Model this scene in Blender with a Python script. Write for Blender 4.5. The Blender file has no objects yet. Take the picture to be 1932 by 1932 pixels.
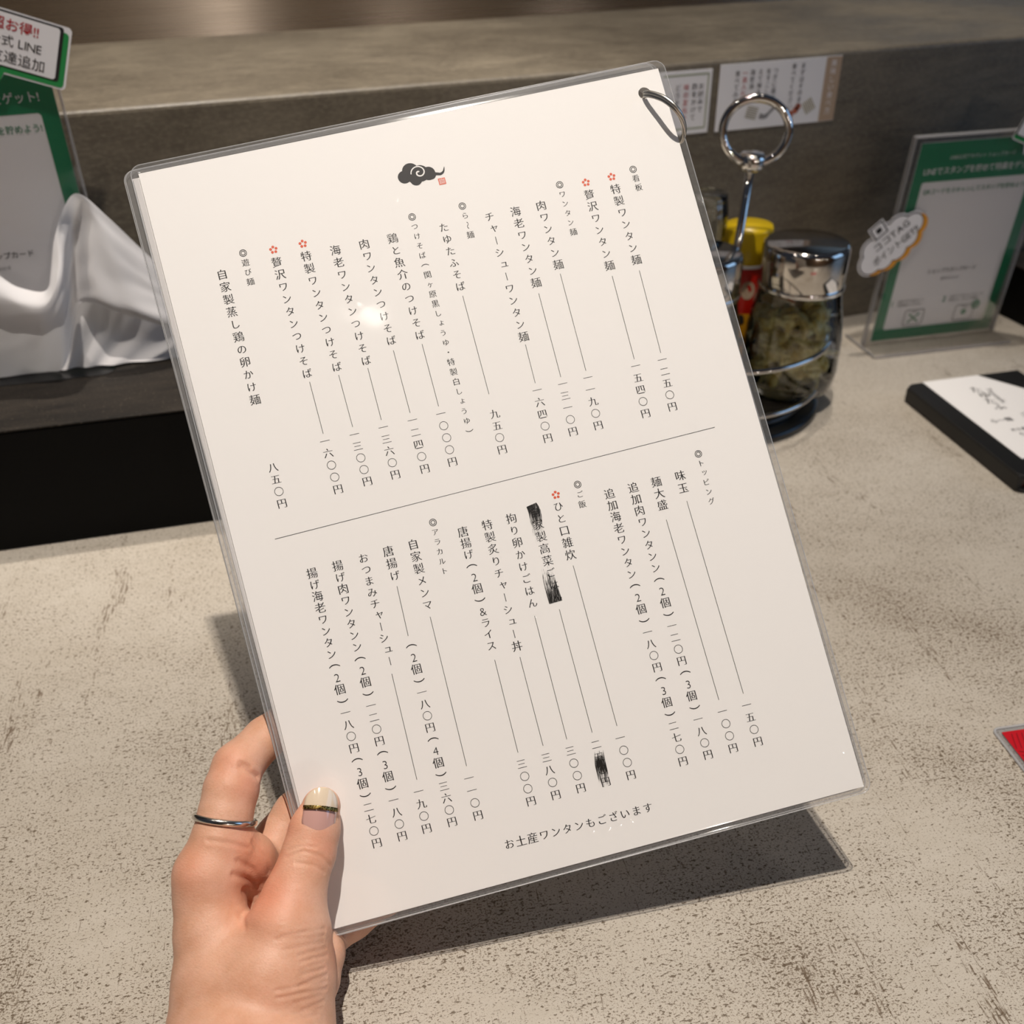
import bpy, bmesh, math, random
import numpy as np
from mathutils import Vector, Matrix, geometry
random.seed(4)
scene = bpy.context.scene
col = scene.collection

# ------------------------------------------------------------------ camera
cam_d = bpy.data.cameras.new('camera'); cam = bpy.data.objects.new('camera', cam_d); col.objects.link(cam)
cam.matrix_world = Matrix(((0.94720, 0.18996, -0.25831, 0), (-0.32031, 0.52425, -0.78902, 0), (-0.01446, 0.83010, 0.55742, .358), (0, 0, 0, 1)))
cam_d.sensor_width = 36; cam_d.lens = 36*1850/1932; cam_d.clip_start = .01
cam_d.dof.use_dof = True; cam_d.dof.focus_distance = .372; cam_d.dof.aperture_fstop = 12.5
scene.camera = cam

# ------------------------------------------------------------------ light and exposure
scene.view_settings.view_transform = 'Standard'; scene.view_settings.look = 'None'
scene.view_settings.exposure = 0; scene.view_settings.gamma = 1; scene.view_settings.use_curve_mapping = False
world = bpy.data.worlds.new('room_air'); scene.world = world; world.use_nodes = True
world.node_tree.nodes['Background'].inputs[0].default_value = (.50, .56, .74, 1)
world.node_tree.nodes['Background'].inputs[1].default_value = .055
def lamp(name, loc, watts, colour, radius):
    l = bpy.data.lights.new(name, 'POINT'); l.energy = watts; l.color = colour; l.shadow_soft_size = radius
    o = bpy.data.objects.new(name, l); o.location = loc; col.objects.link(o); return o
WARM = (1, .915, .815)
def downlight(name, loc, aim, watts, colour, radius, cone, blend):
    o = lamp(name, loc, watts, colour, radius); l = bpy.data.lights.new(name, 'SPOT'); l.energy = watts; l.color = colour; l.shadow_soft_size = radius
    l.spot_size = math.radians(cone); l.spot_blend = blend; o.data = l
    o.rotation_euler = (Vector(aim)-Vector(loc)).to_track_quat('-Z', 'Y').to_euler(); return o
downlight('ceiling_lamp', (.055, .145, 1.78), (.06, .24, 0), 118, WARM, .012, 51, 1)
lamp('ceiling_lamp', (.75, .25, 1.85), 2.5, WARM, .03)
lamp('ceiling_lamp', (-.65, .25, 1.85), 4, WARM, .03)
lamp('ceiling_lamp', (-.33, -.83, 1.95), .6, WARM, .035)
downlight('ledge_downlight', (.085, .87, 1.9), (-.02, .87, 0), 118, WARM, .03, 31, .9)
downlight('ledge_downlight', (.56, .87, 1.9), (.52, .87, 0), 62, WARM, .03, 31, .9)  # extra spot, added only to brighten the dark right end of the ledge
lamp('ceiling_lamp', (.62, .72, 1.95), 2, WARM, .03)
lamp('panel_streak_light', (.285, -2.2, .62), 11, WARM, .03)  # unseen light added to throw a vertical streak on the metal panel
lamp('panel_streak_light', (.92, -2.2, .68), 3, WARM, .03)  # two weaker ones, added for the fainter streaks further right
lamp('panel_streak_light', (1.62, -2.2, .68), 3, WARM, .03)  # likewise added for a faint panel streak
w = bpy.data.lights.new('window_daylight', 'AREA'); w.shape = 'RECTANGLE'; w.size = 1.3; w.size_y = 1.1; w.energy = 6.5; w.color = (.36, .62, 1)
wo = bpy.data.objects.new('window_daylight', w); col.objects.link(wo); wo.location = (2.3, -.55, .85)
wo.rotation_euler = (Vector((.3, .4, .1))-wo.location).to_track_quat('-Z', 'Y').to_euler()

# ------------------------------------------------------------------ material helpers
def lin(h):
    v = [int(h[i:i+2], 16)/255 for i in (0, 2, 4)]
    return tuple((c/12.92 if c <= .04045 else ((c+.055)/1.055)**2.4) for c in v)+(1,)
def mat(name, colour, rough=.5, metal=0, **kw):
    m = bpy.data.materials.new(name); m.use_nodes = True
    b = m.node_tree.nodes['Principled BSDF']
    b.inputs['Base Color'].default_value = lin(colour); b.inputs['Roughness'].default_value = rough; b.inputs['Metallic'].default_value = metal
    for k, v in kw.items(): b.inputs[k.replace('_', ' ')].default_value = v
    return m
class Nodes:
    def __init__(self, m):
        self.t = m.node_tree; self.b = self.t.nodes['Principled BSDF']
        self.co = self.t.nodes.new('ShaderNodeTexCoord').outputs['Object']
    def new(self, kind, **kw):
        n = self.t.nodes.new(kind)
        for k, v in kw.items(): setattr(n, k, v)
        return n
    def link(self, a, b): self.t.links.new(a, b)
    def mapped(self, scale, rot=(0, 0, 0)):
        n = self.new('ShaderNodeMapping'); n.inputs['Scale'].default_value = scale; n.inputs['Rotation'].default_value = rot
        # rotate first, then stretch
        r = self.new('ShaderNodeMapping'); r.inputs['Rotation'].default_value = rot
        n.inputs['Rotation'].default_value = (0, 0, 0)
        self.link(self.co, r.inputs['Vector']); self.link(r.outputs[0], n.inputs['Vector']); return n.outputs[0]
    def noise(self, vec, scale=1, detail=3, rough=.55):
        n = self.new('ShaderNodeTexNoise'); n.inputs['Scale'].default_value = scale; n.inputs['Detail'].default_value = detail; n.inputs['Roughness'].default_value = rough
        self.link(vec, n.inputs['Vector']); return n.outputs['Fac']
    def ramp(self, fac, *stops):
        n = self.new('ShaderNodeValToRGB'); e = n.color_ramp.elements
        while len(e) < len(stops): e.new(.5)
        for x, (p, c) in zip(e, stops): x.position = p; x.color = c if isinstance(c, tuple) else (c, c, c, 1)
        self.link(fac, n.inputs[0]); return n.outputs[0]
    def math(self, op, a, b):
        n = self.new('ShaderNodeMath', operation=op, use_clamp=True)
        for i, v in enumerate((a, b)):
            if isinstance(v, (int, float)): n.inputs[i].default_value = v
            else: self.link(v, n.inputs[i])
        return n.outputs[0]
    def mix(self, fac, a, b, blend='MIX'):
        n = self.new('ShaderNodeMix', data_type='RGBA', blend_type=blend)
        for i, v in ((0, fac), (6, a), (7, b)):
            if isinstance(v, (int, float)): n.inputs[i].default_value = v
            elif isinstance(v, tuple): n.inputs[i].default_value = v
            else: self.link(v, n.inputs[i])
        return n.outputs[2]
    def bump(self, height, strength, dist=.001):
        n = self.new('ShaderNodeBump'); n.inputs['Strength'].default_value = strength; n.inputs['Distance'].default_value = dist
        self.link(height, n.inputs['Height']); self.link(n.outputs[0], self.b.inputs['Normal']); return n

# counter top: pale concrete-look laminate with brown flecks and drag marks
M_counter = mat('concrete_laminate', 'C2B8A6', .42)
n = Nodes(M_counter)
base = n.mix(n.ramp(n.noise(n.mapped((7, 10, 7)), 1, 4), (.3, 0.), (.7, 1.)), lin('BDB4A7'), lin('C6BEB2'))
base = n.mix(n.ramp(n.noise(n.mapped((50, 160, 50), (0, 0, .1)), 1, 5, .65), (.4, 0.), (.75, .4)), base, lin('AEA494'))
dens = n.ramp(n.noise(n.mapped((8, 12, 8), (0, 0, .6)), 1, 3, .6), (.36, 0.), (.66, 1.))
far = n.new('ShaderNodeSeparateXYZ'); n.link(n.co, far.inputs[0])
dens = n.math('MULTIPLY', dens, n.ramp(far.outputs['Y'], (.30, 1.), (.60, .45)))
f1 = n.noise(n.mapped((460, 800, 460), (0, 0, .12)), 1, 2, .5)
f2 = n.noise(n.mapped((1000, 1400, 1000), (0, 0, .2)), 1, 2, .5)
f3 = n.noise(n.mapped((900, 110, 500), (0, 0, .12)), 1, 4, .65)
f5 = n.noise(n.mapped((2300, 2600, 2300)), 1, 1, .5)
sm = n.ramp(n.noise(n.mapped((60, 9, 60), (0, 0, .12)), 1, 3, .6), (.56, 0.), (.70, 1.))
s1 = n.ramp(n.math('ADD', f1, n.math('MULTIPLY', dens, .085)), (.63, 0.), (.69, 1.))
s2 = n.ramp(n.math('ADD', f2, n.math('MULTIPLY', dens, .11)), (.61, 0.), (.70, 1.))
s5 = n.ramp(n.math('ADD', f5, n.math('MULTIPLY', dens, .10)), (.64, 0.), (.72, 1.))
s3 = n.ramp(n.math('ADD', f3, n.math('MULTIPLY', sm, .13)), (.62, 0.), (.72, 1.))
c = n.mix(n.math('MULTIPLY', s5, .6), base, lin('6E5C48'))
c = n.mix(n.math('MULTIPLY', s2, .8), c, lin('66543F'))
c = n.mix(n.math('MULTIPLY', s3, .85), c, lin('5E4A35'))
c = n.mix(n.math('MULTIPLY', s1, .85), c, lin('584733'))
n.link(c, n.b.inputs['Base Color'])
n.bump(n.math('ADD', s1, f2), .25, -.0003)

# trowelled mortar of the raised counter wall
M_mortar = mat('trowelled_mortar', '8C8272', .5)
n = Nodes(M_mortar)
a1 = n.noise(n.mapped((7, 7, 11)), 1, 5, .6); a2 = n.noise(n.mapped((30, 60, 150), (0, .12, .1)), 1, 5, .7); a3 = n.noise(n.mapped((260, 260, 420)), 1, 3)
c = n.mix(n.ramp(a1, (.3, 0.), (.7, 1.)), lin('5C5448'), lin('837968'))
c = n.mix(n.ramp(a2, (.35, 0.), (.72, .6)), c, lin('4A4238'))
c = n.mix(n.ramp(a3, (.45, 0.), (.8, .35)), c, lin('9A8F7B'))
n.link(c, n.b.inputs['Base Color']); n.bump(n.math('ADD', a2, n.math('MULTIPLY', a3, .5)), .35, .0015)
n.link(n.ramp(a1, (.3, .38), (.7, .6)), n.b.inputs['Roughness'])

M_steel = mat('brushed_steel', 'A09488', .36, 1, Anisotropic=1., Anisotropic_Rotation=.25)
n = Nodes(M_steel)
a = n.noise(n.mapped((1.2, 40, 700)), 1, 3)
n.link(n.ramp(a, (.3, .25), (.7, .31)), n.b.inputs['Roughness'])
tg = n.new('ShaderNodeTangent', direction_type='RADIAL', axis='Z'); n.link(tg.outputs[0], n.b.inputs['Tangent'])
M_wood = mat('brown_panelling', '9A7A5C', .5)
n = Nodes(M_wood)
n.link(n.mix(n.noise(n.mapped((3, 3, 40)), 1, 4), lin('7A5C42'), lin('AA8A6A')), n.b.inputs['Base Color'])
M_black = mat('black_lacquer', '050505', .3)
M_box = mat('black_painted_wood', '040404', .6, Specular_IOR_Level=.12)
n = Nodes(M_box)
a = n.noise(n.mapped((25, 160, 160)), 1, 5, .65); b2 = n.noise(n.mapped((700, 700, 700)), 1, 2)
M_boxtop = mat('scuffed_dark_wood', '2B2620', .6, Specular_IOR_Level=.25)
n = Nodes(M_boxtop)
a = n.noise(n.mapped((14, 70, 70)), 1, 5, .65); b2 = n.noise(n.mapped((600, 700, 700)), 1, 2)
c = n.mix(n.ramp(a, (.35, 0.), (.7, 1.)), lin('15120F'), lin('2E2822'))
c = n.mix(n.ramp(b2, (.62, 0.), (.72, .7)), c, lin('5A5146'))
n.link(c, n.b.inputs['Base Color'])
M_chrome = mat('chrome', 'D8D6D4', .06, 1)
M_chrome_worn = mat('worn_chrome', 'D2CEC8', .2, 1)
M_split = mat('nickel_wire', 'DAD6CF', .34, 1)
M_lid = mat('polished_lid', 'CBC6C0', .09, 1)
M_paper = mat('white_paper', 'F6F3F1', .6)
M_ink = mat('black_ink', '1B1719', .55)
M_red = mat('vermilion_ink', 'E0664A', .55)
M_redtxt = mat('red_ink', 'B3202A', .55)
M_grey = mat('grey_ink', '8C8A8C', .6)
M_green = mat('green_ink', '0C7A52', .5)
M_green2 = mat('bright_green_ink', '1C8C46', .5)
M_white = mat('white_print', 'EDEBEE', .5)
M_orange = mat('orange_ink', 'E29A2A', .5)
M_tan = mat('tan_ink', 'B59C84', .5)
M_yellow = mat('yellow_plastic', 'C8A80A', .32)
M_redplastic = mat('red_label', 'A81408', .3)
M_gold = mat('gold_foil', 'B89A52', .28, 1)
def clear(name, tint, base, rough, gain, haze=0):
    m = bpy.data.materials.new(name); m.use_nodes = True; t = m.node_tree; t.nodes.clear()
    o = t.nodes.new('ShaderNodeOutputMaterial'); mx = t.nodes.new('ShaderNodeMixShader'); tr = t.nodes.new('ShaderNodeBsdfTransparent'); g = t.nodes.new('ShaderNodeBsdfGlossy')
    tr.inputs[0].default_value = tint; g.inputs[1].default_value = rough; g.inputs[0].default_value = (1, 1, 1, 1)
    f = t.nodes.new('ShaderNodeFresnel'); f.inputs[0].default_value = 1.45
    k = t.nodes.new('ShaderNodeMath'); k.operation = 'MULTIPLY_ADD'; k.use_clamp = True; k.inputs[1].default_value = gain; k.inputs[2].default_value = base
    t.links.new(f.outputs[0], k.inputs[0]); t.links.new(k.outputs[0], mx.inputs[0]); t.links.new(tr.outputs[0], mx.inputs[1]); t.links.new(g.outputs[0], mx.inputs[2]); t.links.new(mx.outputs[0], o.inputs[0])
    if haze:
        d = t.nodes.new('ShaderNodeBsdfDiffuse'); d.inputs[0].default_value = (.85, .85, .85, 1); m2 = t.nodes.new('ShaderNodeMixShader'); m2.inputs[0].default_value = haze
        t.links.new(mx.outputs[0], m2.inputs[1]); t.links.new(d.outputs[0], m2.inputs[2]); t.links.new(m2.outputs[0], o.inputs[0])
    return m
M_film = clear('laminate_film', (.985, .985, .985, 1), 0., .07, 1.)
M_rim = clear('laminate_rim', (.88, .88, .90, 1), .03, .25, .6, .28)
M_acrylic = clear('clear_acrylic', (.985, .985, .985, 1), .0, .06, .55)
M_acredge = clear('acrylic_edge', (.75, .73, .75, 1), .03, .3, .8, .22)
M_glass = clear('jar_glass', (.90, .91, .88, 1), .03, .04, 1.2)
M_tissue = mat('tissue_paper', 'E6E4E6', .8, Subsurface_Weight=0)
t = M_tissue.node_tree; tl = t.nodes.new('ShaderNodeBsdfTranslucent'); tl.inputs[0].default_value = (.8, .8, .82, 1); mx = t.nodes.new('ShaderNodeMixShader'); mx.inputs[0].default_value = .32
t.links.new(t.nodes['Principled BSDF'].outputs[0], mx.inputs[1]); t.links.new(tl.outputs[0], mx.inputs[2]); t.links.new(mx.outputs[0], t.nodes['Material Output'].inputs[0])

# ------------------------------------------------------------------ object helpers
def link(o, parent=None):
    col.objects.link(o)
    if parent is not None: o.parent = parent
    return o
def thing(name, label, cat, loc=(0, 0, 0), rot=0, group=None):
    o = link(bpy.data.objects.new(name, None)); o.location = loc; o.rotation_euler = (0, 0, rot); o.empty_display_size = .02
    o['label'] = label; o['category'] = cat
    if group: o['group'] = group
    return o
def tag(o, label, cat, kind=None, group=None):
    o['label'] = label; o['category'] = cat
    if kind: o['kind'] = kind
    if group: o['group'] = group
    return o
def build(name, verts, faces, m, parent=None, smooth=False, mods=(), mat_index=None):
    me = bpy.data.meshes.new(name); me.from_pydata([tuple(map(float, v)) for v in verts], [], [tuple(int(i) for i in f) for f in faces])
    for x in (m if isinstance(m, (list, tuple)) else [m]): me.materials.append(x)
    if mat_index is not None: me.polygons.foreach_set('material_index', mat_index)
    if smooth: me.polygons.foreach_set('use_smooth', [True]*len(me.polygons))
    me.update()
    return link(bpy.data.objects.new(name, me), parent)
def fix(o):
    bm = bmesh.new(); bm.from_mesh(o.data); bmesh.ops.recalc_face_normals(bm, faces=bm.faces); bm.to_mesh(o.data); bm.free(); return o
def bevel(o, w, seg=2):
    b = o.modifiers.new('bevel', 'BEVEL'); b.width = w; b.segments = seg; b.limit_method = 'ANGLE'; return o
def box(name, x0, x1, y0, y1, z0, z1, m, parent=None, bev=0):
    v = [(x, y, z) for x in (x0, x1) for y in (y0, y1) for z in (z0, z1)]
    f = [(0, 1, 3, 2), (4, 6, 7, 5), (0, 4, 5, 1), (2, 3, 7, 6), (0, 2, 6, 4), (1, 5, 7, 3)]
    o = fix(build(name, v, f, m, parent))
    return bevel(o, bev, 3) if bev else o
def lathe(name, prof, m, parent=None, seg=64, close=True, loc=None):
    v = []; f = []
    for r, z in prof:
        for i in range(seg):
            a = 2*math.pi*i/seg; v.append((r*math.cos(a), r*math.sin(a), z))
    for j in range(len(prof)-1):
        for i in range(seg):
            k = (i+1) % seg; f.append((j*seg+i, j*seg+k, (j+1)*seg+k, (j+1)*seg+i))
    if close:
        f.append(tuple(range(seg))[::-1]); f.append(tuple((len(prof)-1)*seg+i for i in range(seg)))
    o = build(name, v, f, m, parent)
    for p in o.data.polygons: p.use_smooth = len(p.vertices) == 4
    if loc: o.location = loc
    return o
def tube(name, pts, r, m, parent=None, closed=False, seg=14):
    pts = [Vector(p) for p in pts]; n_ = len(pts); v = []; f = []
    up = None
    for i, p in enumerate(pts):
        d = (pts[(i+1) % n_]-pts[i-1]) if closed else (pts[min(i+1, n_-1)]-pts[max(i-1, 0)])
        d.normalize()
        if up is None: up = d.orthogonal().normalized()
        up = (up-d*up.dot(d)).normalized(); s = d.cross(up)
        for k in range(seg):
            a = 2*math.pi*k/seg; v.append(p+(up*math.cos(a)+s*math.sin(a))*r)
    for i in range(n_ if closed else n_-1):
        j = (i+1) % n_
        for k in range(seg):
            q = (k+1) % seg; f.append((i*seg+k, i*seg+q, j*seg+q, j*seg+k))
    if not closed:
        f.append(tuple(range(seg))[::-1]); f.append(tuple((n_-1)*seg+k for k in range(seg)))
    return fix(build(name, v, f, m, parent, True))
def smooth_path(ctrl, n_=8, closed=False):
    P = [Vector(p) for p in ctrl]; out = []; N = len(P)
    for i in range(N if closed else N-1):
        g = (lambda k: P[k % N]) if closed else (lambda k: P[max(0, min(N-1, k))])
        p0, p1, p2, p3 = g(i-1), g(i), g(i+1), g(i+2)
        for s in range(n_):
            t_ = s/n_; out.append(.5*((2*p1)+(p2-p0)*t_+(2*p0-5*p1+4*p2-p3)*t_**2+(3*p1-p0-3*p2+p3)*t_**3))
    if not closed: out.append(P[-1])
    return out
def rounded(x0, x1, y0, y1, r, seg=6):
    out = []
    for cx, cy, a0 in ((x1-r, y1-r, 0), (x0+r, y1-r, 90), (x0+r, y0+r, 180), (x1-r, y0+r, 270)):
        for i in range(seg+1):
            a = math.radians(a0+90*i/seg); out.append((cx+r*math.cos(a), cy+r*math.sin(a)))
    return out

# ------------------------------------------------------------------ lettering: outlines of Blender's own font, strokes thinned like a brush-cut face
GL = {}
def glyph(ch, style):
    """vertices and faces of one character, centred on its em box, one unit per em"""
    if (ch, style) in GL: return GL[ch, style]
    fc = bpy.data.curves.new('g', 'FONT'); fc.body = ch; fc.resolution_u = 3; fo = bpy.data.objects.new('g', fc); col.objects.link(fo)
    bpy.context.view_layer.update()
    dg = bpy.context.evaluated_depsgraph_get(); fo_e = fo.evaluated_get(dg); cu = fo_e.to_curve(dg)
    loops = []
    for sp in cu.splines:
        bp = sp.bezier_points; L = []
        for i in range(len(bp)):
            a, b = bp[i], bp[(i+1) % len(bp)]
            if a.handle_right_type == 'VECTOR' and b.handle_left_type == 'VECTOR' or ((a.handle_right-a.co).length < 1e-6 and (b.handle_left-b.co).length < 1e-6): L.append(a.co.xy.copy())
            else: L += [q.xy.copy() for q in geometry.interpolate_bezier(a.co, a.handle_right, b.handle_left, b.co, 5)[:-1]]
        M = [L[0]] if L else []
        for q in L[1:]:
            if (q-M[-1]).length > 1e-4: M.append(q)
        if len(M) > 2 and (M[0]-M[-1]).length < 1e-4: M.pop()
        if len(M) > 2: loops.append(M)
    fo_e.to_curve_clear(); bpy.data.objects.remove(fo)
    area = sum(sum(L[i].x*L[(i+1) % len(L)].y-L[(i+1) % len(L)].x*L[i].y for i in range(len(L)))/2 for L in loops)
    per = sum(sum((L[i]-L[i-1]).length for i in range(len(L))) for L in loops)
    sgn = 1 if area > 0 else -1; th = 2*abs(area)/max(per, 1e-6)
    if style == 'brush': ax, ay = -.12*th, (.23 if ch in '一二三五七円六八九四' else .14)*th
    elif style == 'thin': ax, ay = .12*th, .12*th
    elif style == 'bold': ax, ay = -.12*th, -.12*th
    else: ax = ay = 0
    c2 = bpy.data.curves.new('f', 'CURVE'); c2.dimensions = '2D'; c2.fill_mode = 'BOTH'
    for L in loops:
        la = sum(L[i].x*L[(i+1) % len(L)].y-L[(i+1) % len(L)].x*L[i].y for i in range(len(L)))/2*sgn
        bx, by = (0, min(ay, .02*th)) if la < 0 and abs(la) < .010 else (ax, ay)
        s = c2.splines.new('POLY'); s.points.add(len(L)-1); s.use_cyclic_u = True
        for i, p in enumerate(L):
            d0 = (p-L[i-1]).normalized(); d1 = (L[(i+1) % len(L)]-p).normalized()
            n0 = Vector((-d0.y, d0.x))*sgn; n1 = Vector((-d1.y, d1.x))*sgn
            o0 = bx*n0.x**2+by*n0.y**2; o1 = bx*n1.x**2+by*n1.y**2; det = n0.x*n1.y-n0.y*n1.x
            if n0.dot(n1) > .5 or abs(det) < .2: off = (n0*o0+n1*o1)/2
            else: off = Vector(((o0*n1.y-o1*n0.y)/det, (n0.x*o1-n1.x*o0)/det))
            lim = 1.6*max(abs(bx), abs(by))
            if off.length > lim and off.length: off *= lim/off.length
            s.points[i].co = (p.x+off.x, p.y+off.y, 0, 1)
    o2 = bpy.data.objects.new('f', c2); col.objects.link(o2); bpy.context.view_layer.update()
    dg = bpy.context.evaluated_depsgraph_get(); oe = o2.evaluated_get(dg); me = oe.to_mesh()
    wide = ord(ch) > 0x2000 and ch not in '・'
    xs = [v.co.x for v in me.vertices] or [0]
    cx = (min(xs)+max(xs))/2 if ch in '（）' else .5 if wide else (min(xs)+max(xs))/2
    V = np.array([(v.co.x-cx, v.co.y-.37) for v in me.vertices]).reshape(-1, 2); F = [tuple(p.vertices) for p in me.polygons]
    wdt = 1. if wide else (max(xs)-min(xs))+.09
    oe.to_mesh_clear(); bpy.data.objects.remove(o2); GL[ch, style] = (V, F, wdt); return GL[ch, style]
TURN = {'ー': 1, '〜': 1, '（': 1, '）': 1}
SMALL = 'ャュョッゃゅょっァィェォ'
class Letters:
    """collects characters as flat polygons; place(x, y) of the host maps sheet millimetres to its surface"""
    def __init__(self): self.v = []; self.f = []
    def add(self, ch, x, y, em, style, rot=0, sx=1):
        V, F, w_ = glyph(ch, style); c_, s_ = math.cos(rot), math.sin(rot); k = len(self.v)
        for a, b in V: a *= sx; self.v.append((x+em*(a*c_-b*s_), y+em*(a*s_+b*c_)))
        self.f += [tuple(i+k for i in f) for f in F]
    def vertical(self, text, x0, y0, x1, y1, em, style, y_up=-1):
        n_ = max(1, len(text)-1)
        for i, ch in enumerate(text):
            x = x0+(x1-x0)*i/n_; y = y0+(y1-y0)*i/n_; e = em*(1.0 if ch != '〇' else .98)
            rot = -math.pi/2 if ch in TURN else 0
            if ch in SMALL: x += .1*em; y -= .1*em*y_up*-1*-1
            self.add(ch, x, y if y_up == 1 else -y, e, style, rot)
    def line(self, text, x, y, em, style, rot=0, align=0, sx=1):
        ws = [glyph(c, style)[2]*em*sx if c != ' ' else .3*em for c in text]; tot = sum(ws); d = -tot*(.5 if align == 0 else (0 if align < 0 else 1))
        for c, w_ in zip(text, ws):
            u = d+w_/2; d += w_
            if c != ' ': self.add(c, x+u*math.cos(rot), y+u*math.sin(rot), em, style, rot, sx)
    def poly(self, pts):
        k = len(self.v); self.v += [tuple(p) for p in pts]; self.f.append(tuple(range(k, k+len(pts))))
    def stroke(self, pts, w_):
        pts = [Vector(p[:2]) for p in pts]; k = len(self.v)
        for i, p in enumerate(pts):
            d = (pts[min(i+1, len(pts)-1)]-pts[max(i-1, 0)]).normalized(); n_ = Vector((-d.y, d.x))
            ww = w_[i] if isinstance(w_, (list, tuple)) else w_
            self.v += [tuple(p+n_*ww/2), tuple(p-n_*ww/2)]
        for i in range(len(pts)-1): self.f.append((k+2*i, k+2*i+1, k+2*i+3, k+2*i+2))
    def disc(self, x, y, r, seg=28, sy=1): self.poly([(x+r*math.cos(2*math.pi*i/seg), y+r*sy*math.sin(2*math.pi*i/seg)) for i in range(seg)])
    def ring(self, x, y, r, w_, seg=32):
        self.stroke([(x+r*math.cos(2*math.pi*i/seg), y+r*math.sin(2*math.pi*i/seg)) for i in range(seg+1)], w_)
    def make(self, name, place, m, parent): return build(name, [place(a, b) for a, b in self.v], self.f, m, parent)

# ------------------------------------------------------------------ the setting
c_top = box('countertop', -1.3, 1.7, -.16, .715, -.04, 0, M_counter)
tag(c_top, 'pale grey speckled concrete-look counter top under the menu', 'counter')
wall = box('wall_back', -1.3, 1.7, .7072, 1.25, -.04, .2275, M_mortar); wall['kind'] = 'structure'; wall['label'] = 'raised grey mortar counter wall with a pale ledge'; bevel(wall, .0035, 3)
wf = box('wall_front', -3.2, 3.6, -3.06, -3, -.95, 2.3, M_wood); wf['kind'] = 'structure'; wf['label'] = 'brown wall of the room behind the camera'
fl_ = box('floor', -3.2, 3.6, -3, .7, -1.0, -.95, M_mortar); fl_['kind'] = 'structure'
panel = box('wall_kitchen', -1.3, 1.7, .993, 1.02, .2275, 1.3, M_steel); panel['kind'] = 'structure'; panel['label'] = 'brushed metal panel behind the ledge'

# ------------------------------------------------------------------ the laminated menu
CR = [Vector(p) for p in ((-.014109, .414811, .257084), (.193299, .389686, .284678), (.207680, .200987, .055072), (.001281, .226592, .028625))]
NRM = (CR[1]-CR[0]).cross(CR[3]-CR[0]).normalized()
if NRM.dot(Vector((0, 0, .358))-CR[0]) < 0: NRM = -NRM
def sheet(u, v, w_=0):
    u /= 210; v /= 297
    return CR[0]*(1-u)*(1-v)+CR[1]*u*(1-v)+CR[2]*u*v+CR[3]*(1-u)*v+NRM*w_
menu = thing('menu', 'laminated white menu sheet of Japanese dishes and prices held up in the hand', 'menu', sheet(0, 297))
MI = Matrix.Translation(-menu.location)
def on_sheet(dz, off=(0, 0), turn=0):
    ct, st = math.cos(turn), math.sin(turn)
    def place(u, v):
        u2, v2 = u-105, v-148; return MI @ sheet(105+u2*ct-v2*st+off[0], 148+u2*st+v2*ct+off[1], dz)
    return place
def hole_grid(outline, hole, hr, seg=24):
    """a flat page with a round punched hole: outline loop + hole loop joined by triangulation"""
    vs = [Vector((a, b)) for a, b in outline]+[Vector((hole[0]+hr*math.cos(2*math.pi*i/seg), hole[1]+hr*math.sin(2*math.pi*i/seg))) for i in range(seg)]
    k = len(outline); ed = [(i, (i+1) % k) for i in range(k)]+[(k+i, k+(i+1) % seg) for i in range(seg)]
    r = geometry.delaunay_2d_cdt(vs, ed, [], 1, 1e-6)
    V = [tuple(p) for p in r[0]]; F = []
    for f in r[2]:
        cx = sum(V[i][0] for i in f)/len(f); cy = sum(V[i][1] for i in f)/len(f)
        if math.hypot(cx-hole[0], cy-hole[1]) > hr*.98: F.append(tuple(f))
    return V, F
HOLE = (201.7, 9.0)
def page(name, place, m, parent, out):
    V, F = hole_grid(out, HOLE, 2.5)
    return build(name, [place(a, b) for a, b in V], F, m, parent)
rect = [(0, 0), (210, 0), (210, 297), (0, 297)]
paper = page('paper_sheet', on_sheet(0), M_paper, menu, rect)
so = paper.modifiers.new('thickness', 'SOLIDIFY'); so.thickness = .0002; so.offset = 0
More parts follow.
